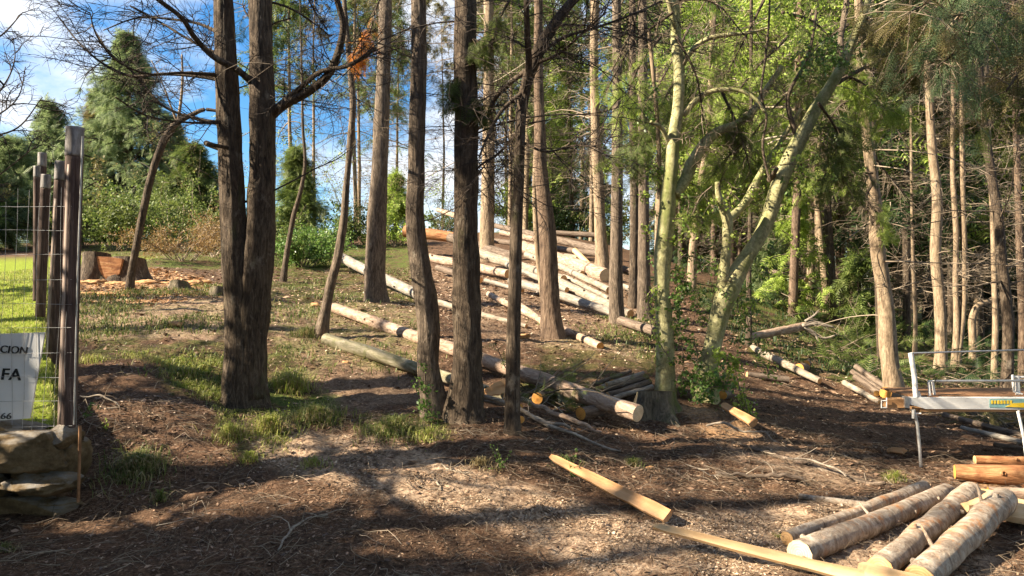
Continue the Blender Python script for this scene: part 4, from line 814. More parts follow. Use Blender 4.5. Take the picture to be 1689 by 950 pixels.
def bush(name, label, px, py, d, w, h, n, leafm, seed, size=.05, stems=14, twigm='twig_mid', cat='bush', dep=None):
    n = int(n*1.6); x = (px-CX)/FPX*d; b = float(gz(x, d)); r = np.random.default_rng(seed); w *= d/FPX*.5; h *= d/FPX
    root = thing(name, (x, d, b), label, cat); g = G(); a = r.uniform(0, 6.28, stems); st = np.array([x, d, b])+np.c_[np.cos(a), np.sin(a), 0*a]*w*.3*r.uniform(0, 1, (stems, 1))
    p = grow(st, np.c_[np.cos(a)*.8*w/h, np.sin(a)*.6, np.full(stems, 1.)], r.uniform(.6, 1.1, stems)*h*1.15, 7, .05, .12, r); tubes(g, p, rad_paths(stems, 7, .012, .3), 3)
    s, dd = children(p, 6, .2, 1., .9, r); p2 = grow(s, dd, r.uniform(.2, .5, len(s))*min(w, h), 5, .06, .15, r); tubes(g, p2, rad_paths(len(p2), 5, .005, .4), 3); g.obj('stems', MAT[twigm], root, kind='stuff')
    if n:
        q = np.concatenate([p2.reshape(-1, 3), p[:, 2:].reshape(-1, 3)]); k = r.integers(0, len(q), n); g = G(); leafy(g, q[k]+r.normal(0, .045+.02*h, (n, 3)), size*.7*r.uniform(.6, 1.3, n), r); g.obj('leaves', MAT[leafm], root, smooth=False)
    return root
for k, a in enumerate([('leafy green bush at the foot of the tall cypress, behind the pale stump', 190, 0, 22, 150, 95, 3800, 'leaf_mid', .07), ('bushy green shrub filling the gap left of the pale stump', 140, 0, 24, 90, 120, 2400, 'leaf_olive', .07),
    ('dry reddish brown bramble thicket between the stump and the forked tree', 300, 0, 17.5, 170, 80, 3200, 'leaf_dry', .032), ('light green leafy bush above the dry bramble thicket', 300, 0, 22, 150, 130, 2600, 'leaf_mid', .06),
    ('dark leafy bush right of the forked tree where the grey log lies', 500, 0, 17.8, 110, 62, 3600, 'leaf_ivy', .045), ('low green shrub touching the right side of the forked tree', 455, 0, 20, 60, 80, 1500, 'leaf_mid', .05),
    ('green bush below the small bright cypress on the crest', 560, 0, 24, 110, 70, 2400, 'leaf_mid', .06), ('yellow green shrub on the crest behind the bare straight tree', 655, 0, 24, 80, 60, 1800, 'leaf_bright', .05),
    ('dark shrub beyond the brown logs, right of the stout tree', 935, 0, 33, 110, 95, 2600, 'leaf_dark', .08), ('bright green shrub on the crest between the slim leaning and the stout tree', 862, 0, 33, 100, 90, 2600, 'leaf_bright', .09),
    ('sunny green shrub behind the log pile at the crest', 1000, 0, 32, 110, 80, 2200, 'leaf_mid', .08), ('dry brown thicket on the right flank of the bramble thicket', 352, 0, 19, 90, 80, 1500, 'leaf_dry', .032),
    ('green shrub far behind the S shaped tree on the crest', 735, 0, 36, 90, 40, 1400, 'leaf_mid', .08),
    ('airy pale tall shrub behind the sapling right of the forked tree', 478, 0, 27, 110, 190, 1500, 'leaf_bright', .045), ('airy tall shrub against the sky left of the bare straight tree', 585, 0, 28, 110, 150, 1300, 'leaf_olive', .045),
    ('wispy yellow green tall shrub between the bare straight and the S shaped tree', 668, 0, 30, 90, 120, 900, 'leaf_bright', .045), ('tall airy bush at the crest right of the S shaped tree', 728, 0, 32, 80, 90, 900, 'leaf_mid', .05),
    ('olive tall shrub behind the left stem of the forked tree', 352, 0, 26, 100, 170, 1600, 'leaf_olive', .05), ('dense dark shrub at the crest near the end of the grey log', 545, 0, 20, 70, 60, 1700, 'leaf_ivy', .045)]):
    bush('bush', a[0], a[1], a[2], a[3], a[4], a[5], a[6], a[7], 520+k, a[8], 16, 'twig_pale' if 'dry' in a[0] else 'twig_mid')
# brash: cut green conifer branches and undergrowth on the right, deep shade put into leaf_dark
def brash(label, pts, n, size, leafm, seed, name='brash_heap', h=.5, cat='cut branches', tpl='m'):
    r = np.random.default_rng(seed); wp = hit([p[0] for p in pts], [p[1] for p in pts]); q = np.c_[r.uniform(0, 1, n), r.uniform(0, 1, n)]
    xy = scatter_px(pts, n, seed=seed); c = xy.mean(0); root = thing(name, c, label, cat)
    a = r.uniform(0, 6.28, n); st = xy.copy(); st[:, 2] += r.uniform(.0, h, n)*(.5+.5*noise2(xy[:, 0], xy[:, 1], 1.3, seed)); d = np.c_[np.cos(a), np.sin(a), r.uniform(-.1, .7, n)]
    p = grow(st, d, r.uniform(.5, 1.3, n), 6, .1, .1, r); g = G(); tubes(g, p, rad_paths(n, 6, .010, .3), 3)
    s, dd = children(p, 8, .1, 1., .9, r, .8); g2 = G(); k = keep(s) | (r.uniform(0, 1, len(s)) < .8); dd[:, 2] -= .2; sprays(g2, s[k], dd[k], size*r.uniform(.6, 1.3, k.sum()), tpl, .5, r)
    g.obj('sticks', MAT['twig_mid'], root, kind='stuff'); f = g2.obj('foliage', MAT[leafm], root, smooth=False); f['kind'] = 'stuff'; return root
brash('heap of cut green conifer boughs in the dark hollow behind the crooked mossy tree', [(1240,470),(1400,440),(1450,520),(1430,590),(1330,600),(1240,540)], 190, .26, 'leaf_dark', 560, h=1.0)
brash('dark green brash behind the red fallen log', [(1130,440),(1260,450),(1260,530),(1120,500)], 90, .30, 'leaf_dark', 561, h=.8)
brash('green cut boughs strewn under the sinuous sunlit tree', [(1330,560),(1450,560),(1460,640),(1400,620)], 90, .24, 'leaf_mid', 562, h=.3)
brash('feathery green undergrowth below the scaffold handrail', [(1500,575),(1689,590),(1689,655),(1500,650)], 150, .20, 'leaf_dark', 563, h=.35)
brash('dark undergrowth deep between the golden trunks', [(1440,535),(1700,550),(1700,590),(1450,580)], 170, .34, 'leaf_dark', 564, h=.9)
brash('green and dry cut branches along the low poles behind the scaffold leg', [(1560,680),(1689,690),(1689,725),(1600,700)], 40, .16, 'leaf_olive', 565, h=.12)
brash('few green cut twigs beside the long reddish log', [(860,640),(960,660),(950,680),(860,665)], 26, .13, 'leaf_mid', 566, h=.06)
for k, a in enumerate([('upright bright young conifer in front of the dark brash hollow', 1308, 17, .9, 'leaf_bright'), ('small bluish conifer lit by the sun in the hollow', 1270, 19, .8, 'leaf_blue_haze'), ('small feathery conifer just left of the sinuous sunlit tree', 1415, 16, .7, 'leaf_mid')]):
    o = kind_tree('young_conifer', [3.0, 2.2, 1.9][k], .03, 'bark_brown', None, dict(z0=.2, z1=[2.9, 2.1, 1.8][k], n=44, L0=.15, L1=a[3], per=7, size=.26, twigs=False), 570+k, a[4], 'twig_dark'); x = (a[1]-CX)/FPX*a[2]
    o.location = (x, a[2], float(base_z(x, a[2]))); o['label'] = a[0]
# ---------------------------------------------------------------- ivy and leafy suckers round the pale pair
def ivy(root, pts, d, n, spread, size, seed, leafm='leaf_ivy', stem=True):
    p, rr = px_path([(a, b, 3) for a, b in pts], d); r = np.random.default_rng(seed); sp = smooth_path(p, 24)[None]; s, dd = children(sp, max(10, n//16), .0, 1., 1.2, r)
    p1 = grow(s, dd, r.uniform(.3, 1.2, len(s))*spread, 5, .12, .2, r); g = G(); tubes(g, sp, np.full((1, 24), .005), 4); tubes(g, p1, rad_paths(len(p1), 5, .003, .5), 3); g.obj('ivy_stem', MAT['twig_mid'], root, kind='stuff')
    q = p1.reshape(-1, 3); k = r.integers(0, len(q), n); g = G(); leafy(g, q[k]+r.normal(0, .025, (n, 3)), size*r.uniform(.6, 1.3, n), r); g.obj('ivy', MAT[leafm], root, smooth=False)
iv = thing('ivy_plant', hit1(1135, 655), 'light green leafy ivy climbing between the two smooth barked trees', 'ivy')
ivy(iv, [(1125,650),(1128,600),(1122,540),(1125,480),(1135,455)], dA-.1, 520, .22, .026, 601); ivy(iv, [(1110,600),(1075,540),(1070,520)], dA-.15, 60, .1, .022, 602, 'leaf_bright'); ivy(iv, [(1140,640),(1150,600),(1145,560)], dA-.2, 200, .18, .024, 603)
iv2 = thing('ivy_plant', hit1(1200, 668), 'ivy tangle hanging at the foot of the mossy crooked tree', 'ivy')
ivy(iv2, [(1180,580),(1205,590),(1215,620),(1222,650),(1228,690)], dB-.2, 460, .16, .024, 604, 'leaf_bright'); ivy(iv2, [(1165,660),(1180,620),(1190,600)], dB-.25, 300, .18, .024, 605); ivy(iv2, [(1150,660),(1170,640),(1210,640)], dB-.3, 200, .16, .024, 606)
ivy(iv2, [(1240,560),(1232,520),(1236,460)], dB+.2, 160, .2, .022, 609); ivy(iv2, [(1225,640),(1236,690),(1240,705)], dB-.35, 60, .06, .02, 610, 'leaf_bright')
sh = thing('leafy_suckers', hit1(1120, 650), 'bright leafy side shoots sprouting up the stems of the pale pair', 'shoots'); rs_ = np.random.default_rng(66)
EXTRA = [(1100+30*math.sin(k*2.1), 300+k*24) for k in range(12)]+[(1200+45*math.sin(k*1.7), 300+k*24) for k in range(13)]
for k, (x0, y0) in enumerate([(1108,360),(1120,330),(1090,280),(1130,420),(1085,470),(1150,520),(1060,330),(1140,480),(1210,480),(1230,520),(1215,400),(1245,440),(1200,330),(1270,420),(1290,380),(1180,430),(1260,330),(1160,400),(1240,600),(1120,560)]+EXTRA):
    x1, y1 = x0+rs_.uniform(-35, 35), y0+rs_.uniform(-25, 45); ivy(sh, [(x0,y0),((x0+x1)/2+6,(y0+y1)/2-8),(x1,y1)], (dA if x0 < 1165 else dB)+rs_.uniform(-.25, .4), 60, .16, .020, 640+k, ['leaf_bright', 'leaf_ivy'][k % 2])
iv3 = thing('ivy_plant', hit1(702, 690), 'ivy growing up the foot of the S shaped tree', 'ivy'); ivy(iv3, [(704,690),(702,655),(700,610)], 6.85, 190, .09, .020, 607)
iv4 = thing('shrub_shoots', hit1(1100, 425), 'bright young leaves hanging beside the first pale tree at mid height', 'shoots'); ivy(iv4, [(1075,400),(1068,380),(1062,372)], dA-.1, 40, .08, .02, 608, 'leaf_bright'); iv4.location = P(1070, 395, dA-.1); 
for c in iv4.children: c.data.transform(Matrix.Translation(-(Vector(P(1070, 395, dA-.1))-Vector(hit1(1100, 425)))))
# ---------------------------------------------------------------- felled logs
def frame_x(A, B):
    x = Vector(B-A).normalized(); y = Vector((0, 0, 1)).cross(x).normalized(); z = x.cross(y)
    m = Matrix((x, y, z)).transposed().to_4x4(); m.translation = Vector(A); return m
def lobj(g, name, mat, parent, loc=(0, 0, 0), smooth=True, kind=None):
    me = g.mesh(name, MAT[mat], smooth); o = bpy.data.objects.new(name, me); COL.objects.link(o); o.parent = parent; o.location = loc
    if kind: o['kind'] = kind
    return o
def end_of(a, seg, dd=0): 
    return hit1(a[0], a[1]+a[2]*.5*.8)[1]+dd
def log(name, label, a, b, mat, cat='log', group=None, cut='cut_wood', ends='ab', dep=None, rough=.085, ridge=.03, seed=None, knots=0, sunny=False, sides=20, bend=0., flare=.0, stubs=0):
    """a, b = (px, py, width px) of the two ends; the log lies on the ground there unless dep gives the distances"""
    seed = seed or (int(a[0]*7+a[1]) % 997); da, db = dep if dep else (end_of(a, 0), end_of(b, 0))
    A = P(a[0], a[1], da); B = P(b[0], b[1], db); ra = a[2]*.5*da/FPX; rb2 = b[2]*.5*db/FPX; Ln = float(np.linalg.norm(B-A))
    for s_ in np.arange(1, .8, -.01):      # bring a log that would sink into a rise of the ground out of it
        q = lerp(A, B, np.linspace(.05, .95, 12)[:, None]); q = q*s_+np.array([0, 0, EYE])*(1-s_); cl = q[:, 2]-base_z(q[:, 0], q[:, 1])
        if cl.min() > .45*min(ra, rb2): break
    A = A*s_+np.array([0, 0, EYE])*(1-s_); B = B*s_+np.array([0, 0, EYE])*(1-s_); ra *= s_; rb2 *= s_; Ln *= s_
    root = thing(name, (0, 0, 0), label, cat, group); root.matrix_world = frame_x(A, B); n = 9; t = np.linspace(0, 1, n); r = np.random.default_rng(seed)
    path = np.c_[t*Ln, np.sin(t*np.pi)*(bend+r.normal(0, .006))*Ln+r.normal(0, .004, n)*min(Ln, 3)*.4, np.sin(t*np.pi*2)*bend*Ln*.3+r.normal(0, .003, n)*min(Ln, 3)*.4]; rad = lerp(ra, rb2, t)
    g = G(); rings = int(max(20, min(120, Ln*26))); trunk_tube(g, path, rad, sides, rough, seed, flare, ridge, rings, 7, cap=False); v = g.arrays()[0]
    if knots:
        for k in range(knots):
            x = r.uniform(.05, .95)*Ln; th = r.uniform(0, 6.28); rr = lerp(ra, rb2, x/Ln); c = np.array([x, math.cos(th)*rr*.9, math.sin(th)*rr*.9]); dv = np.array([.3, math.cos(th), math.sin(th)])
            tubes(g, np.stack([c, c+dv*rr*.35]), np.array([rr*.30, rr*.20]), 7)
    lobj(g, 'bark', mat, root)
    for k in range(stubs):
        x = r.uniform(.1, .9)*Ln; th = r.uniform(0, 6.28); rr = lerp(ra, rb2, x/Ln); c = np.array([x, math.cos(th)*rr*.8, math.sin(th)*rr*.8]); g2 = G(); dv = np.array([.5, math.cos(th), math.sin(th)])
        tubes(g2, np.stack([c, c+dv*rr*.9, c+dv*rr*1.5]), np.array([rr*.16, rr*.12, rr*.08]), 6); lobj(g2, 'stub', mat, root)
    for e in ends:
        ring = v[:sides] if e == 'a' else v[-sides:]; c = ring.mean(0); g2 = G(); inner = c+(ring-c)*.55; sg = -1 if e == 'a' else 1; vv = np.r_[ring+[sg*.002, 0, 0], inner+[sg*(.004+ra*.02), 0, 0], [c+[sg*(.006+ra*.03), 0, 0]]]-c
        j = np.arange(sides); j2 = (j+1) % sides; g2.add(vv, np.stack([j, j2, sides+j2, sides+j], -1), np.stack([sides+j, sides+j2, np.full(sides, 2*sides)], -1)); lobj(g2, 'cut_end', cut, root, c, smooth=False)
    if sunny:
        if 'foreground' in name: protect(A+unit(A-B)*.05, .3)
        tt = np.linspace(.02, .98, int(8+Ln*6))[:, None]; protect(A+(B-A)*tt+[0, 0, ra*.6], max(ra, .12))
    return root
GP = 'pale felled logs piled below the hill crest'
log('felled_log', 'longest reddish barked log lying diagonally downhill, mossy at its upper end', (552,508,17), (1052,682,28), 'log_red', sunny=True, knots=9, cut='cut_pale', dep=(11.3, 7.35), stubs=5)
log('felled_log', 'grey log with moss patches just below the long reddish one, from the leaning thin tree', (537,560,21), (835,654,18), 'log_mossy', cut='cut_wood', knots=5, dep=(9.45, 7.7), sunny=True)
log('felled_log', 'light grey log running downhill from the dark bush past the bare straight tree', (560,424,16), (690,486,18), 'log_grey', knots=6, dep=(18, 13), sunny=True)
log('felled_log', 'thin pale log continuing the grey one behind the thick straight tree', (715,497,11), (868,538,7), 'log_white', dep=(12.4, 11.2), sunny=True)
log('felled_log', 'reddish pole whose sawn orange end points right below the stout brown tree', (806,485,10), (990,571,15), 'log_red', cut='cut_orange', dep=(13.2, 9.9), sunny=True, knots=3)
log('felled_log', 'short reddish pole passing under the slim dark tree', (850,498,10), (900,535,11), 'log_red', dep=(12.6, 10.9))
log('felled_log', 'orange stripped log with a pale sawn end sticking out left of the S shaped tree', (668,381,20), (760,393,17), 'peeled_wood', cut='cut_pale', dep=(21, 20.5), group=None, sunny=True)
log('felled_log', 'big tan log whose sawn end faces right, highest in the pale pile', (858,405,20), (1000,456,25), 'log_red', cut='cut_pale', dep=(19.6, 16.2), sunny=True, knots=6)
log('felled_log', 'pale log lying downhill from the sunlit slope tree, in the middle of the pile', (790,418,16), (930,462,16), 'log_white', dep=(18.2, 15.8), sunny=True, knots=5)
log('felled_log', 'wide pale trunk next to the pale middle log, reaching the pile end tree', (925,467,16), (1040,518,14), 'log_white', dep=(15.6, 13.1), sunny=True, knots=4)
log('felled_log', 'grey log along the near edge of the pale pile', (842,462,13), (1012,516,14), 'log_grey', dep=(15.0, 12.8), sunny=True, knots=5)
log('felled_log', 'light log showing left of the thick straight tree in front of the orange one', (706,424,14), (838,452,14), 'log_red', dep=(18.2, 16), sunny=True, knots=3)
log('felled_log', 'dark brown log under the pile beside the sunlit slope tree', (742,392,16), (852,425,17), 'log_brown', dep=(20.2, 18.6))
log('felled_log', 'brown log at the top of the pile running right to the orange lit trunk', (815,372,9), (990,412,13), 'log_brown', dep=(24.5, 20.3))
log('felled_log', 'second brown log just under the top one in the pile', (812,397,9), (1000,420,11), 'log_brown', dep=(21.5, 19))
log('felled_log', 'thin brown pole lifted over the crest beside the thick straight tree', (722,346,7), (752,356,9), 'log_red', dep=(22, 21))
log('felled_log', 'short pale chunk leaning in the pile left of the orange lit trunk', (948,413,9), (973,438,9), 'plank_fresh', cut='cut_pale', dep=(18.0, 17.2), sunny=True)
log('felled_log', 'short thick pale chunk beside the leaning one in the pile', (932,425,15), (954,428,15), 'log_white', cut='cut_pale', dep=(18.3, 18.0), sunny=True)
log('felled_log', 'pale log lying at the foot of the pile under the tan one', (935,445,10), (1005,478,11), 'log_white', dep=(17, 15.2))
log('felled_log', 'log on the flat crest behind the stout brown tree', (912,384,8), (990,388,9), 'log_brown', dep=(25, 24.5))
log('felled_log', 'dark log passing behind the pile end tree to the first pale tree', (1018,527,15), (1088,549,15), 'log_brown', dep=(12.0, 10.8))
log('felled_log', 'reddish fallen stem with pale roots reaching right, behind the small dark pole', (1238,556,12), (1326,538,14), 'log_red', dep=(12.6, 13.4), sunny=True)
log('felled_log', 'white barked log sloping down right with two orange scars', (1240,574,14), (1352,628,11), 'log_white', dep=(11.9, 10.7), sunny=True, knots=3)
log('felled_log', 'short dark log lying level below the white one', (1232,618,11), (1300,627,13), 'log_brown', dep=(10.3, 10.3))
log('felled_log', 'thin dark dead log on the slope behind the mossy crooked tree', (1272,448,8), (1330,462,8), 'log_brown', dep=(18, 17))
for k, (a, b, dd) in enumerate([((1411,604,9), (1462,640,11), 11.4), ((1404,612,9), (1460,648,11), 11.2), ((1409,620,10), (1455,652,11), 11.0)]):
    log('stacked_pole', ['topmost of the three poles stacked left of the sinuous tree', 'middle one of the three poles stacked left of the sinuous tree', 'lowest of the three poles stacked left of the sinuous tree'][k], a, b, 'log_brown', cut='cut_pale', dep=(dd, 10.9-.1*k), group='poles stacked left of the sinuous tree', sunny=(k == 0), rough=.07)
log('felled_log', 'pale pole leaning down to the wooden block of the scaffold', (1392,631,9), (1452,664,9), 'log_white', dep=(10.7, 9.9), sunny=True)
log('felled_log', 'log with a round orange sawn face just above the scaffold end', (1461,648,20), (1478,652,20), 'log_brown', cut='cut_orange', dep=(9.6, 10.5), ends='a')
log('felled_log', 'thin log with a small orange face beside the rounder one', (1446,649,10), (1466,655,10), 'log_brown', cut='cut_orange', dep=(10.0, 10.6), ends='a')
log('felled_log', 'long dark pole on the ground behind the scaffold legs', (1556,684,9), (1700,722,10), 'log_brown', dep=(9.6, 8.6))
log('felled_log', 'grey pole with a pale tip below the scaffold beam', (1586,705,7), (1705,735,11), 'log_grey', dep=(8.7, 7.9), cut='cut_pale')
log('felled_log', 'third thin pole lowest behind the scaffold leg', (1640,733,8), (1710,745,9), 'log_brown', dep=(7.8, 7.5))
for k, (lb, a, b, dp, mt) in enumerate([('thin grey log laid across the middle of the pale pile', (836,436,9), (935,478,10), (16.4, 14.8), 'log_grey'), ('short tan log below the middle of the pale pile', (876,470,10), (930,494,10), (14.9, 14.2), 'log_red'),
    ('pale log between the stout tree and the tan log', (868,420,11), (960,452,12), (18.6, 16.8), 'log_white'), ('thin pale pole right of the stout tree near the pile foot', (930,455,7), (1005,492,8), (16.2, 14.4), 'log_white'),
    ('short brown log at the left end of the pile behind the straight dark tree', (722,442,11), (792,462,11), (16.8, 15.6), 'log_brown'), ('pale pole crossing the slope above the reddish pole', (800,462,7), (862,480,8), (15.6, 14.9), 'log_grey'),
    ('log on the crest behind the slim leaning tree', (826,384,9), (900,398,10), (23, 22), 'log_red'), ('brown log lying behind the orange lit trunk', (985,432,11), (1060,452,11), (18, 17), 'log_brown'), ('pale log at the right foot of the pile behind the dark pair', (1020,470,10), (1092,492,10), (15.6, 14.6), 'log_white')]):
    log('felled_log', lb, a, b, mt, dep=dp, sunny=True, knots=2)
# foreground logs by the camera
FD = dict(cut='cut_wood', ridge=.035, rough=.05, sides=30)
log('foreground_log', 'front log with a big round pale sawn end facing the camera', (1320,912,44), (1562,812,28), 'log_birch', cut='cut_pale', dep=(4.42, 5.75), knots=7, sunny=True, stubs=3, ridge=.035, rough=.05, sides=32)
log('foreground_log', 'thinner log behind the front one with a split orange underside', (1298,888,22), (1524,802,20), 'log_birch', dep=(4.75, 5.95), knots=5, **FD)
log('foreground_log', 'third log from the left in the foreground group, scarred orange', (1452,938,42), (1602,812,34), 'log_birch', dep=(4.25, 5.55), knots=6, stubs=2, sunny=True, **FD)
log('foreground_log', 'thickest foreground log nearest the right edge', (1515,958,52), (1655,824,40), 'log_birch', dep=(4.15, 5.3), knots=8, stubs=3, sunny=True, **FD)
log('bark_slab', 'flat bark covered slab behind the foreground logs', (1318,818,8), (1432,835,14), 'log_birch', dep=(5.75, 5.5), cat='offcut', knots=2)
log('peeled_log', 'thick red peeled log lying at the right edge', (1575,778,22), (1720,788,42), 'peeled_wood', cut='cut_orange', dep=(6.3, 6.1), knots=4, sunny=True)
log('peeled_log', 'thinner weathered peeled log behind the thick red one', (1608,758,14), (1720,762,18), 'peeled_wood', dep=(6.8, 6.7), knots=2, sunny=True)
log('red_log', 'low reddish log section under the peeled one at the right edge', (1630,812,18), (1740,818,24), 'log_red', dep=(5.75, 5.6), cut='cut_orange')
def lift(A, B, r0):
    for s_ in np.arange(1, .8, -.005):
        q = lerp(A, B, np.linspace(.0, 1., 14)[:, None]); q = q*s_+np.array([0, 0, EYE])*(1-s_)
        if (q[:, 2]-gz(q[:, 0], q[:, 1])).min() > r0: break
    return s_
def plank(name, label, a, b, mat, wid, thick, dep=None, roll=0., cat='plank', seed=0, wane=.1, group=None, sunny=True):
    da, db = dep if dep else (end_of(a, 0), end_of(b, 0)); A = P(a[0], a[1], da); B = P(b[0], b[1], db); s_ = lift(A, B, wid*.38*math.sin(abs(roll))+.012); A = A*s_+np.array([0, 0, EYE])*(1-s_); B = B*s_+np.array([0, 0, EYE])*(1-s_); wid *= s_; Ln = float(np.linalg.norm(B-A)); root = thing(name, (0, 0, 0), label, cat, group); root.matrix_world = frame_x(A, B)@Matrix.Rotation(roll, 4, 'X')
    r = np.random.default_rng(seed); n = 40; t = np.linspace(0, 1, n); wv = wid*.5*(lerp(a[2], b[2], t)+wane*noise2(t*8, t*0+seed, 1.)); wv[:3] *= [.55, .8, .95]; x = t*Ln; dz = .006*noise2(t*5, t*0+2+seed)
    c = [np.c_[x, -wv, dz-thick*.3], np.c_[x, -wv*.97, dz+thick*.5], np.c_[x, 0*x, dz+thick*.52+.002*noise2(t*40, t*0)], np.c_[x, wv*.97, dz+thick*.5], np.c_[x, wv, dz-thick*.3], np.c_[x, wv*.5, dz-thick*.9], np.c_[x, -wv*.5, dz-thick*.9]]
    V = np.stack(c, 1); m_ = 7; i = np.arange(n-1)[:, None]*m_; j = np.arange(m_)[None]; j2 = (j+1) % m_
    g = G(); qs = np.stack([i+j, i+j2, i+m_+j2, i+m_+j], -1); top = qs[:, 0:4].reshape(-1, 4); g.add(V.reshape(-1, 3), top, [[(n-1)*m_+k for k in f] for f in ((0, 1, 2), (0, 2, 4), (2, 3, 4), (0, 4, 5), (0, 5, 6))]+[[k for k in f] for f in ((0, 2, 1), (0, 4, 2), (2, 4, 3), (0, 5, 4), (0, 6, 5))])
    lobj(g, 'sawn_face', mat, root, smooth=False); g = G().add(V.reshape(-1, 3), qs[:, 4:].reshape(-1, 4)); lobj(g, 'bark', 'log_brown', root)
    if sunny: protect(A+(B-A)*np.linspace(0, 1, 30)[:, None]+[0, 0, .04], .16)
    return root
plank('slab', 'long yellow sawn slab sloping down to the right in the middle foreground', (909,754,.55), (1102,852,1.), 'plank', .10, .03, dep=(5.92, 4.92), roll=R(42), seed=1)
plank('slab', 'long bright fresh slab running under the front log to the bottom edge', (1078,868,.5), (1430,955,1.), 'plank_fresh', .088, .03, dep=(4.93, 4.44), roll=R(40), seed=2)
plank('slab', 'bright slab end continuing under the foreground logs at the bottom right', (1415,938,1.), (1600,985,1.), 'plank_fresh', .09, .04, dep=(4.36, 4.05), roll=R(40), seed=3)
plank('slab', 'orange slab lying against the slope right of the ivy', (1192,668,.7), (1243,697,1.), 'plank', .09, .04, dep=(7.7, 7.2), roll=R(35), seed=4, sunny=False)
plank('board', 'fresh sawn board between the foreground log ends and the peeled log', (1590,838,1.), (1625,812,1.), 'plank_fresh', .12, .04, dep=(5.1, 5.55), seed=5)
plank('board', 'wide bright boards lying at the right edge beyond the thickest log', (1650,838,1.), (1760,856,1.), 'plank_fresh', .30, .05, dep=(5.2, 5.0), roll=R(12), seed=6)
plank('slab', 'pale pointed split slab leaning behind the slim dark tree', (800,648,.5), (836,636,1.), 'plank', .16, .03, dep=(7.4, 7.6), roll=R(60), seed=8, sunny=False)
# thin dead stems lying below the slim leaning tree
for k, (lb, pts, d0, d1, mt) in enumerate([('long grey dead stem, lowest of the thin ones below the slim leaning tree', [(796,652,12),(850,672,11),(900,698,10),(960,722,8),(1022,746,5)], 7.1, 6.45, 'dead_wood'),
    ('curving grey dead stem just above the lowest one', [(798,662,9),(840,668,11),(880,688,9),(940,706,7)], 7.3, 6.8, 'dead_wood'), ('tan split stem with a splintered right end', [(858,660,11),(900,676,11),(950,695,10),(992,714,6)], 7.3, 6.9, 'log_red'),
    ('long crooked branch lying on the soil left of the foreground logs', [(1176,780,7),(1210,783,9),(1260,786,9),(1300,784,8),(1322,790,7),(1332,808,5)], 6.15, 6.0, 'log_brown'),
    ('long bent brown branch above the foreground logs', [(1215,730,6),(1270,752,9),(1300,766,10),(1350,778,10),(1400,795,10),(1440,802,9),(1458,797,8)], 7.0, 5.95, 'log_brown'),
    ('small bent twig lying alone in the left foreground shade', [(459,910,4),(466,893,5),(482,870,5),(505,855,4),(540,849,3)], 4.45, 4.95, 'dead_wood'),
    ('pale twig in the sunny patch, the upper of two', [(728,766,4),(748,776,4),(768,782,3)], 5.85, 5.7, 'log_white'), ('short pale twig standing crooked in the sunny patch', [(716,790,3),(720,802,4),(728,818,4)], 5.65, 5.4, 'log_white'),
    ('pale rootlet on the bank right of the fence post', [(130,653,3),(160,654,4),(195,668,3),(170,680,2)], 6.6, 6.5, 'dead_wood'), ('thin stick on the bare soil right of the slab', [(1130,765,2),(1160,778,3),(1190,792,2)], 6.3, 6.1, 'dead_wood'),
    ('knobbly pale root tangle below the orange slab', [(1165,700,5),(1195,698,6),(1225,712,6),(1262,716,4),(1285,730,3)], 7.2, 6.9, 'dead_wood'), ('brown branch among the sunny soil beside the bent one', [(1300,755,4),(1350,762,5),(1400,785,4)], 6.5, 6.1, 'dead_wood')]):
    A = px_path([(q[0], q[1], q[2]*.8) for q in smooth_path(pts, len(pts)*3)+RNG.normal(0, 1., (len(pts)*3, 3))*[1.5, 1.2, .5]], (d0, d1)); p = A[0].copy(); rr = A[1]; zz = gz(p[:, 0], p[:, 1])+rr*.8; p[:, 2] = np.maximum(p[:, 2], zz); root = thing('dead_branch', p[0], lb, 'branch'); g = G(); trunk_tube(g, p, rr, 9, .12, 600+k, 0, .06, 40); g.obj('wood', MAT[mt], root)
    r = np.random.default_rng(k); sp = smooth_path(p, 20)[None]; s, dd = children(sp, 6, .1, 1., .9, r); dd[:, 2] = np.abs(dd[:, 2])*.6; p1 = grow(s, dd, r.uniform(.05, .25, len(s)), 4, .05, .2, r); g = G(); tubes(g, p1, rad_paths(len(p1), 4, .004, .4), 4); g.obj('twigs', MAT['twig_pale'], root, kind='stuff')
# pale root sprays at the fallen reddish stem
rs = thing('root_spray', P(1330, 538, 13.3), 'pale bare roots splayed at the right end of the reddish fallen stem', 'roots'); g = G()
for k, pts in enumerate([[(1322,538,10),(1350,534,7),(1375,540,4)], [(1325,540,8),(1345,552,5),(1350,570,3),(1346,580,2)], [(1325,536,7),(1338,530,3),(1356,534,2),(1366,542,1.5)], [(1330,545,5),(1360,558,4),(1380,552,2)], [(1328,530,5),(1345,518,3),(1350,512,2)]]):
    p, rr = px_path(pts, 13.3); trunk_tube(g, p, rr, 7, .1, k, 0, .05, 16); sp = smooth_path(p, 12)[None]; s, dd = children(sp, 6, .2, 1., .8, RNG); p1 = grow(s, dd, RNG.uniform(.1, .25, 6), 4, .05, .2); tubes(g, p1, rad_paths(6, 4, .005, .4), 3)
g.obj('roots', MAT['dead_wood'], rs); protect(hit([1340, 1360], [545, 550])+[0, 0, .3], .5)
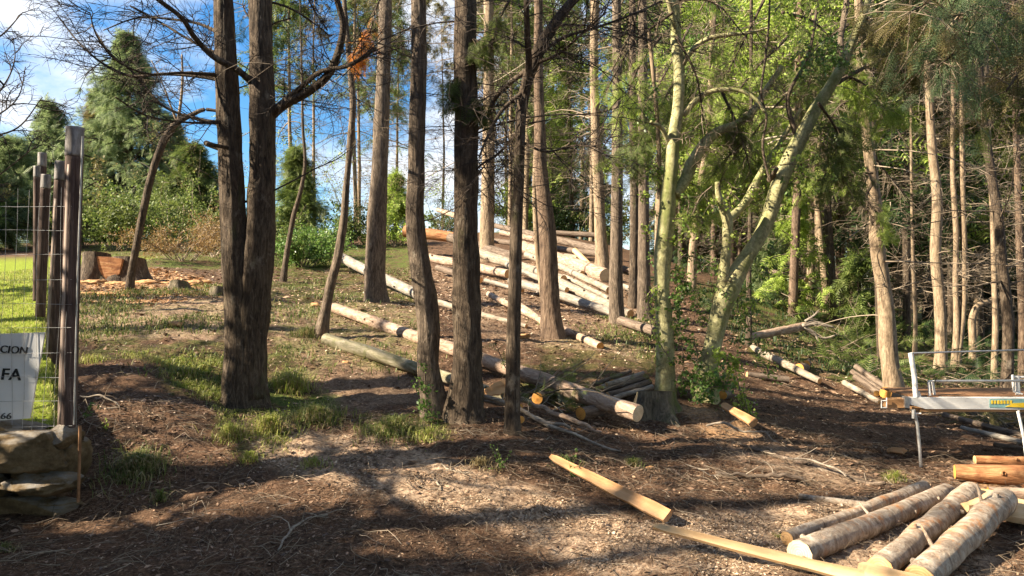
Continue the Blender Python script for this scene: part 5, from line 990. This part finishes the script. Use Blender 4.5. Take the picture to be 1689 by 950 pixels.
# ---------------------------------------------------------------- stumps
def stump(name, label, base, r0, h, mat, cut, seed, top=.82, slab=None, flare=.5, d=None):
    b = hit1(*base) if d is None else P(base[0], base[1], d); root = thing(name, b, label, 'stump'); n = 8; t = np.linspace(0, 1, n); S = 36; th = np.arange(S)/S*2*np.pi
    rings = []
    for k in range(n):
        z = -.12+(h+.12)*t[k]; fl = 1+flare*np.exp(-(z+.05)/.13)*(.55+.45*np.cos(th*5+seed)); rr = r0*lerp(1, top, t[k])*fl*(1+.06*noise2(np.cos(th)*2, np.sin(th)*2+z*2, 1, seed))*(1+.04*noise2(np.cos(th)*9, np.sin(th)*9, 1, seed+z))
        zt = z-(.035*np.sin(th)*t[k]); rings.append(np.c_[rr*np.cos(th), rr*np.sin(th), zt])
    V = np.concatenate(rings)+b; i = np.arange(n-1)[:, None]*S; j = np.arange(S)[None]; j2 = (j+1) % S
    g = G().add(V, np.stack([i+j, i+j2, i+S+j2, i+S+j], -1).reshape(-1, 4)); g.obj('bark', MAT[mat], root)
    ring = rings[-1]; c = ring.mean(0); g = G(); inner = c+(ring-c)*.5+[0, 0, .006]; g.add(np.r_[ring+[0, 0, .002], inner, [c+[0, 0, .008]]]-c, np.stack([np.arange(S), (np.arange(S)+1) % S, S+(np.arange(S)+1) % S, S+np.arange(S)], -1), np.stack([S+np.arange(S), S+(np.arange(S)+1) % S, np.full(S, 2*S)], -1))
    me = g.mesh('cut_top', MAT[cut], False); me.transform(Matrix.Rotation(R(90), 4, 'Y')); o = bpy.data.objects.new('cut_top', me); COL.objects.link(o); o.parent = root; o.location = c; o.rotation_euler = (0, R(-90), 0); return root, b
st1, sb1 = stump('tree_stump', 'rough barked dark stump left of the freshly sliced pale one', (160, 462), .27, .46, 'bark_brown', 'cut_wood', 3)
st2, sb2 = stump('tree_stump', 'broad stump with a large fresh orange sliced face, behind the arching tree', (213, 462), .33, .38, 'bark_brown', 'cut_orange', 4)
# its sliced face: a thick tongue of bare wood left by the saw, on the side towards the camera
g = G(); fx = [-.52, .03]; o0 = sb2+np.array([-.22, -.34, 0])
V = []; 
for yy, th_ in ((0, 0), (.14, 1)):
    for x, z in ((-.24, -.16), (-.04, -.14), (.02, .02), (.22, .10), (.27, .36), (.02, .40), (-.22, .41), (-.25, .15)): V.append(o0+np.array([x, yy, z]))
V = np.array(V); g.add(V, [[k, (k+1) % 8, 8+(k+1) % 8, 8+k] for k in range(8)], [[0, k, k+1] for k in range(1, 7)]+[[8, 8+k+1, 8+k] for k in range(1, 7)]); g.obj('sliced_face', MAT['peeled_wood'], st2, smooth=False)
protect(sb2+np.array([[x, -.3, z] for x in (-.4, -.2, 0, .2, .4) for z in (0, .15, .3, .45)]), .15)
stump('tree_stump', 'mossy cut stump with an orange notch in front of the first pale tree', (1080, 678), .215, .19, 'stump_bark', 'cut_wood', 6, flare=.7)
stump('tree_stump', 'small broken dark stump on the sawdust right of the pale one', (296, 474), .15, .09, 'stump_bark', 'cut_wood', 7)
stump('tree_stump', 'short mossy root stump against the left side of the forked tree', (362, 486), .14, .10, 'stump_bark', 'cut_wood', 8)
g = G(); r = np.random.default_rng(9)
def blob(g, c, rad, seed, res=(14, 22), k=.25, sq=1.0, chop=0):
    u, v = np.meshgrid(np.linspace(0, np.pi, res[0]), np.linspace(0, 2*np.pi, res[1], endpoint=False), indexing='ij'); d = np.stack([np.sin(u)*np.cos(v), np.sin(u)*np.sin(v), np.cos(u)], -1)
    d2 = np.sign(d)*np.abs(d)**sq; f = 1+k*noise3(d*1.6+seed)+k*.45*noise3(d*4+seed)+k*.2*noise3(d*11+seed); q = d2*f[..., None]
    rc = np.random.default_rng(int(seed*10)+1)
    for _ in range(chop):       # flat fractured faces
        nn = unit(rc.normal(0, 1, 3)); h = rc.uniform(.62, .92); e = q@nn-h; q = q-np.maximum(e, 0)[..., None]*nn*.92
    q = q+.02*noise3(q*14+seed)[..., None]*d
    p = q*np.asarray(rad)+np.asarray(c)
    n, m_ = res; i = np.arange(n-1)[:, None]*m_; j = np.arange(m_)[None]; j2 = (j+1) % m_; g.add(p.reshape(-1, 3), np.stack([i+j, i+m_+j, i+m_+j2, i+j2], -1).reshape(-1, 4)); return g
hp = thing('sawdust_heap', hit1(265, 478), 'orange sawdust heap spread round the pale stump and arching tree', 'sawdust'); g = G(); [blob(g, np.array([a_, b_, float(gz(a_, b_))-.03]), (.28, .2, .075), 5+i_, (30, 60), .5) for i_, (a_, b_) in enumerate(sb2[:2]+np.array([[.5, -.25], [.85, -.1], [.1, -.55], [-.35, -.6], [1.15, .05]]))]; blob(g, hit1(160, 482)+[0, 0, -.05], (.3, .16, .04), 6, (50, 100), .8); o = g.obj('sawdust', MAT['sawdust'], hp)
# orange wood scraps and small cut rounds
def chip(label, px, py, w, mat, seed, name='wood_chunk', h=.4, cat='wood scrap'):
    b = hit1(px, py+w*.2); s = w*.5*b[1]/FPX; root = thing(name, b, label, cat); g = G(); blob(g, b+[0, 0, s*h*.6], (s, s*.6, s*h), seed, (14, 22), .45, .8, 6); g.obj('wood', MAT[mat], root); return root
for k, a in enumerate([('small orange wood scrap at the upper tip of the long reddish log', 520, 501, 16, 'plank'), ('orange scrap on the needles below the grey mossy log', 570, 597, 12, 'plank'), ('tan scrap beside the shaded bank near the scaffold leg', 1478, 741, 30, 'plank'),
    ('reddish broken wood piece above the slab joint', 1094, 834, 14, 'log_red'), ('orange scrap on the slope left of the forked tree', 288, 533, 24, 'plank'), ('brown clod beside the bank near the forked tree', 282, 650, 14, 'stump_bark'),
    ('tiny orange chip at the end of the lowest grey stem', 1072, 772, 12, 'plank'), ('orange sunlit chip in front of the pile end tree', 860, 553, 26, 'sawdust')]): chip(a[0], a[1], a[2], a[3], a[4], 620+k)
for k, (px, py, w, lb, dx) in enumerate([(886,657,19,'small round log piece with an orange face above the tan split stem', 10), (958,682,20,'short dark log piece with an orange face under the long reddish log', 34), (859,692,13,'little orange faced stick end right of the slim tree foot', -14), (858,671,9,'tiny orange faced stick end above the other one', -10),
      (1330,600,12,'short pale standing billet in the brash left of the stacked poles', 3), (1192,652,14,'log piece with a round orange face half hidden by the ivy', 12), (1010,632,14,'orange faced billet at the left of the firewood heap', 22), (1318,608,16,'round pale billet lying beside the standing one', 10)]):
    d = end_of((px, py, w), 0); log('log_piece', lb, (px, py, w), (px+dx, py-abs(dx)*.18, w), 'log_brown', cut='cut_orange', dep=(d, d+.25), ends='a')
for k, (a, b) in enumerate([((985,646,9), (1068,622,9)), ((992,640,10), (1062,616,8)), ((1003,652,11), (1072,630,10)), ((1000,634,7), (1055,624,7)), ((978,634,8), (1040,612,7)), ((1012,657,9), (1076,638,9))]):
    lb = ['long middle stick of the firewood heap left of the mossy stump', 'upper thick stick of the firewood heap', 'near thick dark stick of the firewood heap', 'short thin stick inside the firewood heap', 'highest stick at the back of the firewood heap', 'lowest stick of the firewood heap touching the stump'][k]
    d = 8.1-.1*(k == 2)+.1*(k == 4)-.2*(k == 5); log('firewood_stick', lb, a, b, 'dead_wood' if k % 2 else 'log_brown', cat='stick', group='firewood heap left of the mossy stump', dep=(d, d+.3), rough=.1, bend=.02*(1 if k % 2 else -1), sides=10)
sl = thing('stone_slab', hit1(945, 668), 'flat grey mossy stone leaning against the long reddish log', 'stone'); b = np.array(sl.location); g = G(); blob(g, b+[0, .05, .09], (.15, .05, .12), 8, (20, 34), .15, .6, 7); g.obj('stone', MAT['stone_grey'], sl)
# ---------------------------------------------------------------- dry stone retaining wall
wl = thing('retaining_wall', P(40, 850, 5.2), 'low wall of rough brown boulders under the garden fence', 'wall')
for k, (px, py, d, rx, ry, rz, sd_) in enumerate([(36,742,5.20,.35,.20,.155,1), (104,718,5.30,.10,.14,.085,2), (70,796,5.2,.22,.18,.085,3), (-14,800,5.2,.15,.18,.09,4), (-110,760,5.2,.30,.2,.24,5), (40,838,5.34,.42,.16,.10,6), (-120,830,5.2,.3,.2,.14,7), (20,704,5.36,.28,.12,.05,8), (-230,780,5.2,.28,.2,.3,9), (92,770,5.4,.2,.2,.24,10)]):
    g = G(); blob(g, P(px, py, d), (rx*1.12, ry*1.1, rz*1.1), sd_*3.7, (56, 90), .20, .85, 12); g.obj('stone', MAT['stone_top'], wl)
g = G(); box(g, np.array([-4.5, 5.66, .16]), (2.3, .4, .70)); g.obj('earth_core', MAT['stump_bark'], wl)
# ---------------------------------------------------------------- fence
fn = thing('garden_fence', (-3.1, 5.3, .6), 'wire mesh garden fence stepping uphill beside the dark wooden posts', 'fence', None)
def post(label, px0, py0, ptop, w, d, tip, lit_side=False, seed=0, pxtop=None):
    b = P(px0, py0, d); t = P(pxtop if pxtop else px0+2, ptop, d); r = w*.5*d/FPX; root = thing('fence_post', b, label, 'post', 'dark wooden posts of the garden fence')
    p = np.stack([lerp(b, t, q) for q in (-.08, .25, .5, .75, 1-tip/(py0-ptop))]); g = G(); trunk_tube(g, p, np.full(5, r), 18, .03, seed, 0, .02, 60, 5); g.obj('shaft', MAT['fence_wood'], root)
    p2 = np.stack([lerp(b, t, 1-tip/(py0-ptop)-.004), lerp(b, t, 1)]); g = G(); trunk_tube(g, p2, np.array([r*1.03, r*1.0]), 18, .02, seed, 0, .03, 12, 5); g.obj('weathered_tip', MAT['post_tip'], root)
    if lit_side:  # sunlit left half of the post, put in as a lighter strip
        s0 = P(px0-9, py0, d-.03); s1 = P((pxtop or px0)-7, ptop+62, d-.03); g = G(); trunk_tube(g, np.stack([s0, s1]), np.full(2, r*.48), 10, .02, 3, 0, .01, 20); g.obj('lit_side_strip', MAT['post_lit_side'], root)
    protect(np.stack([lerp(b, t, q) for q in np.linspace(0, 1, 20)]), .14); return root
post('nearest and tallest dark fence post with a pale weathered tip, on the boulder wall', 111, 697, 210, 27, 5.32, 46, True, 1, 124)
post('second dark fence post just left of the nearest one', 88, 585, 266, 18, 7.3, 30, True, 2, 101)
post('third shorter dark fence post with a pale top, left of the second', 67, 505, 288, 15, 9.0, 22, False, 3, 76)
post('slim fence post standing just behind the third', 60, 480, 274, 10, 10.0, 18, False, 4, 61)
post('farthest tall slim dark fence post', 64, 480, 252, 13, 10.6, 22, False, 5, 70)
g = G(); r = np.random.default_rng(3)
A0 = np.array([-3.14, 5.27]); 
W1 = []; W2 = []
for k in range(34):     # front panel: uprights
    x = -3.10-.078*k; zt = 2.27+.03*math.sin(k*1.7)-.05*(k % 3 == 0); z = np.linspace(.60, zt, 8); ln = -.05*(z-.6)*(1 if k else 0)
    W1.append(np.stack([np.full(8, x)+ln*-.6+.006*np.sin(z*5+k), np.full(8, 5.27)+.012*np.sin(z*4+k), z], -1))
for k in range(10):
    z = .64+.17*k; x = np.linspace(-5.8, -3.06, 8); W2.append(np.stack([x, np.full(8, 5.268)+.008*np.sin(x*6+k), np.full(8, z)+.006*np.sin(x*4+k*2)], -1))
tubes(g, np.array(W1), np.full((len(W1), 8), .0015), 4); tubes(g, np.array(W2), np.full((len(W2), 8), .0013), 4)
for s_ in range(3):     # panels going uphill between the posts
    a, b = FEN[s_], FEN[s_+1]; n = int(np.linalg.norm(b-a)/.10); W1 = []
    for k in range(n+1):
        q = lerp(a, b, k/n)+[.06, 0]; z0 = .62+.17*(q[1]-5.3); W1.append(np.stack([np.full(6, q[0]), np.full(6, q[1]), np.linspace(z0, z0+1.65, 6)], -1))
    W2 = []
    for k in range(9):
        qa = np.array([a[0]+.06, a[1], .66+.17*(a[1]-5.3)+.19*k]); qb = np.array([b[0]+.06, b[1], .66+.17*(b[1]-5.3)+.19*k]); W2.append(np.stack([lerp(qa, qb, u)+[0, 0, .02*math.sin(u*9+k)] for u in np.linspace(0, 1, 6)]))
    tubes(g, np.array(W1), np.full((len(W1), 6), .0022), 3); tubes(g, np.array(W2), np.full((len(W2), 6), .0020), 3)
g.obj('wire_mesh', MAT['metal_galvanised'], fn, kind='stuff')
g = G(); p = np.stack([P(133, 700, 5.25), P(136, 215+60, 5.25)]); 
g2 = G(); tubes(g2, np.stack([P(122, 700, 5.25), P(128, 450, 5.25), P(136, 225, 5.25)]), np.full(3, .006), 6); g2.obj('corner_rod', MAT['metal_galvanised'], fn)
rod = thing('iron_stake', P(131, 825, 5.18), 'rusty iron stake standing at the end of the boulder wall', 'stake'); g = G(); tubes(g, np.stack([P(129, 828, 5.18), P(131, 760, 5.18), P(132, 702, 5.18)]), np.array([.010, .010, .010]), 6); g.obj('rod', MAT['metal_rusty'], rod)
# sign panel behind the mesh; its left part is beyond the frame
sg = thing('sign_board', P(-40, 700, 5.29), 'white rectangular sign with dark lettering tied behind the wire mesh', 'sign'); ds = 5.285
c = [P(-150, 556, ds), P(74, 548, ds), P(49, 690, ds), P(-170, 706, ds)]; V = np.r_[[q for q in c], [q+np.array([0, .012, 0]) for q in c]]
g = G().add(V, [[0, 3, 2, 1], [4, 5, 6, 7], [0, 1, 5, 4], [1, 2, 6, 5], [2, 3, 7, 6], [3, 0, 4, 7]]); g.obj('panel', MAT['sign_white'], sg, smooth=False)
def text(s, px, py, hpx, d, mat, parent, bold=0., sx=1., shear=.12, rot=0.):
    cu = bpy.data.curves.new('t', 'FONT'); cu.body = s; cu.size = 1; cu.extrude = .004; cu.offset = bold; cu.shear = shear; ob = bpy.data.objects.new('t', cu); me = bpy.data.meshes.new_from_object(ob); bpy.data.objects.remove(ob)
    k = hpx*d/FPX/.70; me.transform(Matrix.Translation(Vector(P(px, py, d))-Vector(parent.location))@Matrix.Rotation(rot, 4, 'Y')@Matrix.Diagonal((k*sx, k, k, 1)).to_4x4()@Matrix.Rotation(0, 4, 'X') if False else Matrix.Translation(Vector(P(px, py, d))-Vector(parent.location))@Matrix.Rotation(rot, 4, 'Y')@Matrix.Diagonal((k*sx, 1, k, 1))@Matrix.Rotation(R(90), 4, 'X'))
    me.materials.clear(); me.materials.append(MAT[mat]); o = bpy.data.objects.new('lettering', me); COL.objects.link(o); o.parent = parent; return o
text('CION', -1, 581, 12, ds-.004, 'ink', sg, .004, 1.05, rot=R(4)); text('FA', 0, 626, 19, ds-.004, 'ink', sg, .006, 1.1, rot=R(2)); text('66', 0, 691, 10, ds-.004, 'ink_grey', sg, .0, 1.3)
protect([P(x, y, 5.0) for x in range(-40, 125, 12) for y in range(700, 775, 14)], .15); protect([P(x, y, ds) for x in range(0, 75, 10) for y in range(555, 690, 12)], .15)
# ---------------------------------------------------------------- scaffold platform at right
D = 7.0; sc_ = thing('scaffold_platform', P(1520, 770, 6.8), 'white scaffold platform on thin legs with tube handrails, entering from the right', 'scaffold')
def bar(name, pts, wpx, d, mat, sides=8, sm=True):
    g = G(); p = np.stack([P(x, y, d+(q[2] if len(q) > 2 else 0)) for q in pts for x, y in [q[:2]]]); tubes(g, p if len(p) > 1 else p, np.full(len(p), wpx*.5*d/FPX), sides); return g.obj(name, MAT[mat], sc_)
def slab3(name, quad, d, dep, mat):
    V = np.r_[[P(x, y, d) for x, y in quad], [P(x, y, d)+np.array([0, dep, 0]) for x, y in quad]]; n = len(quad); g = G(); f = [[k, (k+1) % n, n+(k+1) % n, n+k] for k in range(n)]
    g.add(V, f, [[0, k+1, k] for k in range(1, n-1)]+[[n, n+k, n+k+1] for k in range(1, n-1)]); return g.obj(name, MAT[mat], sc_, smooth=False)
slab3('side_beam', [(1501,655.5),(1800,656),(1800,676),(1527,674.5),(1501,667)], D, .05, 'metal_white')
slab3('beam_end', [(1493,654),(1500.6,655),(1500.6,673.5),(1493,672)], D-.004, .06, 'metal_galvanised')
slab3('lower_flange', [(1518,675.2),(1800,676.8),(1800,680),(1518,679)], D+.01, .45, 'plank')
slab3('deck', [(1500,652),(1800,652.5),(1800,655),(1500,654.6)], D+.06, .55, 'metal_rusty')
slab3('timber_block', [(1464,659),(1493,657.5),(1493,673),(1464,672.5)], D+.02, .10, 'plank')
for q, w in (([(1454,661),(1462,661)], 2), ([(1454,672.5),(1462,672.5)], 2), ([(1454,660),(1454,673)], 2), ([(1462.5,656),(1462.5,673)], 2)): bar('end_bracket', q, w, D, 'metal_white', 4)
bar('guard_post', [(1510.5,655),(1508,620),(1502,582)], 8, D+.02, 'metal_white', 10); bar('guard_rail', [(1505,582.5),(1800,574)], 3, D+.02, 'metal_galvanised')
bar('rail_bracket', [(1517,655),(1514,646)], 5, D+.02, 'metal_white', 6)
bar('inner_post', [(1534,655),(1532,630)], 4, D+.04, 'metal_white', 6); bar('inner_post', [(1542,655),(1538,629)], 4, D+.10, 'metal_white', 6); bar('inner_post', [(1530,629),(1541,628)], 3, D+.05, 'metal_white', 6)
bar('inner_rail', [(1543,628.5),(1800,627.5)], 4, D+.04, 'metal_galvanised'); bar('foot_plate', [(1529,654),(1547,654.5)], 3, D+.03, 'metal_rusty', 6)
bar('carriage_post', [(1679,655),(1678,620)], 7, D+.1, 'metal_white', 8); bar('carriage_bar', [(1670,622),(1720,622)], 4, D+.1, 'metal_white', 8); bar('carriage_brace', [(1670,618),(1672,646),(1686,650)], 4, D+.08, 'metal_white', 6)
LG = [(1507,676),(1513,700),(1517,740),(1519,772)]
bar('leg', LG, 5, 6.85, 'metal_galvanised', 8); bar('leg', [(1679,678),(1684,700),(1689,724),(1694,760)], 5, 6.95, 'metal_white', 8); bar('leg_clamp', [(1507,676),(1507,690)], 6, 6.84, 'metal_galvanised', 6); bar('leg_clamp', [(1507,682),(1519,682)], 2.5, 6.84, 'metal_white', 6)
bar('leg', [(1507,676),(1511,705),(1516,745),(1521,768)], 3, 7.4, 'metal_rusty', 6)
# printed sticker on the beam: unreadable yellow lettering over teal
slab3('sticker', [(1632,658),(1700,658),(1700,673.5),(1632,672)], D-.003, .002, 'sticker_teal')
xx = 1635
for w in (4, 3.5, 4, 4, 3.5, 4, 4): slab3('sticker_print', [(xx, 660.5), (xx+w*.8, 660.3), (xx+w*.8, 666.2), (xx, 666)], D-.006, .002, 'sticker_yellow'); xx += 5.2
slab3('sticker_print', [(1658,671),(1672,665),(1700,664),(1700,672.6)], D-.0065, .002, 'sticker_yellow')
protect([P(x, y, D) for x in range(1500, 1700, 10) for y in (590, 610, 630, 650, 668, 700, 720)], .15)
# ---------------------------------------------------------------- grass tufts and small plants standing alone
def tuft(label, px, py, wpx, hpx, n, mat, seed, name='grass_tuft', cat='grass tuft', bw=.0035, lean=1.1):
    b = hit1(px, py); b[2] = float(gz(b[0], b[1])); s = b[1]/FPX; root = thing(name, b, label, cat); r = np.random.default_rng(seed); p = b+np.c_[r.normal(0, 1, (n, 2))*r.choice([.12, .22, .42], (n, 1), p=[.3, .4, .3])*wpx*s*[1, .8], np.zeros(n)]; p[:, 2] = gz(p[:, 0], p[:, 1])-.01+.3*hpx*s*np.exp(-((p[:, :2]-b[:2])**2).sum(1)/(wpx*s*.3)**2)
    g = G(); blades(g, p, hpx*s*r.uniform(.2, 1.15, n)*(1+.5*noise2(p[:, 0], p[:, 1], .05, seed)), bw*.85*min(1.3, b[1]/5), lean, r); g.obj('blades', MAT[mat], root, smooth=False, kind='stuff')
    k = n//3; g = G(); blades(g, p[:k]+np.c_[r.normal(0, .04, (k, 2)), np.zeros(k)], hpx*s*r.uniform(.2, .9, k), bw, 1.6, r); g.obj('dry_blades', MAT['grass_dry'], root, smooth=False, kind='stuff'); return root
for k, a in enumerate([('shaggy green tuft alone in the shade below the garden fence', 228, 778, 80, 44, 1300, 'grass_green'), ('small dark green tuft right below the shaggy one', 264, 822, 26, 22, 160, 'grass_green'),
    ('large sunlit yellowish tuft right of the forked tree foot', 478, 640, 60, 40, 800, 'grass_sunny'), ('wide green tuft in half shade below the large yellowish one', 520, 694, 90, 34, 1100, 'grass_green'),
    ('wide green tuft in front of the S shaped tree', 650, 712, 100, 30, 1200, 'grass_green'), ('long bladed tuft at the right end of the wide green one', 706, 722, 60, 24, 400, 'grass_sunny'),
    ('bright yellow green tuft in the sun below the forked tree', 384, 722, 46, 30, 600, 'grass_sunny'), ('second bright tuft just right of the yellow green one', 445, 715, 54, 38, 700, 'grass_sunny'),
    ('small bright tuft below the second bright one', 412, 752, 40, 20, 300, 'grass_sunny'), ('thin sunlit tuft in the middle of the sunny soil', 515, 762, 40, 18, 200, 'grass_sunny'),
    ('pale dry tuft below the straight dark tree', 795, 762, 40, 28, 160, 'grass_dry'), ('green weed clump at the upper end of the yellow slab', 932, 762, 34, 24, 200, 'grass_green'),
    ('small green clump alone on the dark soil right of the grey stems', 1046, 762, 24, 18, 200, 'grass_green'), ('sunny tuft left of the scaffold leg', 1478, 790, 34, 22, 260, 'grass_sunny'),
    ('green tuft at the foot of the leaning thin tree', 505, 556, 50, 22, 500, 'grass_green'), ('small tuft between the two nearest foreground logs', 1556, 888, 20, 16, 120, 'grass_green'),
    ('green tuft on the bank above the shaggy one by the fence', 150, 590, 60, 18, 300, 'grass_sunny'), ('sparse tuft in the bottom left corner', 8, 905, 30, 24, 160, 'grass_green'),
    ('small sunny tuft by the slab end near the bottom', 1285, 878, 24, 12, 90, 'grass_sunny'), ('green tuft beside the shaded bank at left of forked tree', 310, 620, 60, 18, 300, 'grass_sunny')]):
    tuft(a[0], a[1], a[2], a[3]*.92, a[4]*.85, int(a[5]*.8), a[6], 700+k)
for k, (lb, px, py, hp, d, n, mt) in enumerate([('leafy green shoot beside the pale dry tuft', 826, 776, 40, None, 46, 'leaf_ivy'), ('trailing green weed over the upper end of the yellow slab', 943, 790, 45, None, 60, 'leaf_ivy'), ('little pale leafed plant at the foot of the forked tree', 395, 668, 14, None, 40, 'leaf_ivy'),
     ('yellow green seedling right of the forked tree', 472, 700, 34, None, 36, 'leaf_bright'), ('thin leafy weed at the foot of the nearest fence post', 140, 690, 44, 5.4, 36, 'leaf_ivy'), ('tiny seedling on the bank right of the fence', 176, 712, 20, None, 14, 'leaf_bright'), ('little plant between the foreground logs', 1550, 890, 16, None, 26, 'leaf_bright')]):
    b = hit1(px, py) if d is None else P(px, py, d); s = hp*b[1]/FPX; root = thing('small_plant', b, lb, 'plant'); r = np.random.default_rng(k+800); g = G(); st = np.repeat(b[None], 5, 0); p = grow(st, np.c_[r.normal(0, .35, (5, 2)), np.ones(5)], s*r.uniform(.6, 1.1, 5), 6, .02, .12, r); tubes(g, p, rad_paths(5, 6, .002, .5), 3); g.obj('stems', MAT['grass_green'], root)
    q = p[:, 1:].reshape(-1, 3); kk = r.integers(0, len(q), n); g = G(); leafy(g, q[kk]+r.normal(0, .008, (n, 3)), .011*r.uniform(.7, 1.4, n), r); g.obj('leaves', MAT[mt], root, smooth=False)
# ---------------------------------------------------------------- unseen trees added outside the frame, thinned to shade the foreground and block skylight
for k, (x, y, H, L1, n) in enumerate([(-8.2,1.1,12,3.2,90), (-10.5,-1.5,13,3.4,90), (-13,4.5,13,3.4,90), (-9.5,6.2,11,2.6,50), (-15.5,0.5,14,3.4,80), (-13.5,9.5,12,3.0,60), (-5.6,-2.8,12,2.8,70), (-18,6,14,3.4,70), (-6.3,.6,11,2.4,60), (-2.5,-4.5,12,3,50), (2,-5,13,3.2,50), (6,-3.5,12,3,50), (9.5,1,12,3,50), (10.5,5,12,3,40), (-7.8,4.4,12,2.7,90), (-11.5,2.2,13,3,80)]):
    b = np.array([x, y, float(base_z(x, y))]); root = thing('shade_conifer', b, 'conifer standing outside the view and shading the foreground', 'tree', 'conifers round the viewer, outside the frame')
    p = np.array([[x, y, b[2]-.1], [x+.1, y, b[2]+H*.35], [x, y+.1, b[2]+H*.7], [x, y, b[2]+H]]); g = G(); trunk_tube(g, p, np.array([.2, .16, .1, .02]), 14, .06, k, .2, .05, 40); g.obj('trunk', MAT['bark_brown'], root)
    TREES[root.name] = (root, p, None, dict(seed=900+k*7, dead=None, crown=dict(z0=b[2]+2.6, z1=b[2]+H*.98, n=int(n*1.6), L0=.5, L1=L1, per=9, size=.62, twigs=False, nsp=3, tpl='s'), twigm='twig_dark', leafm='leaf_dark'))
finish_trees()
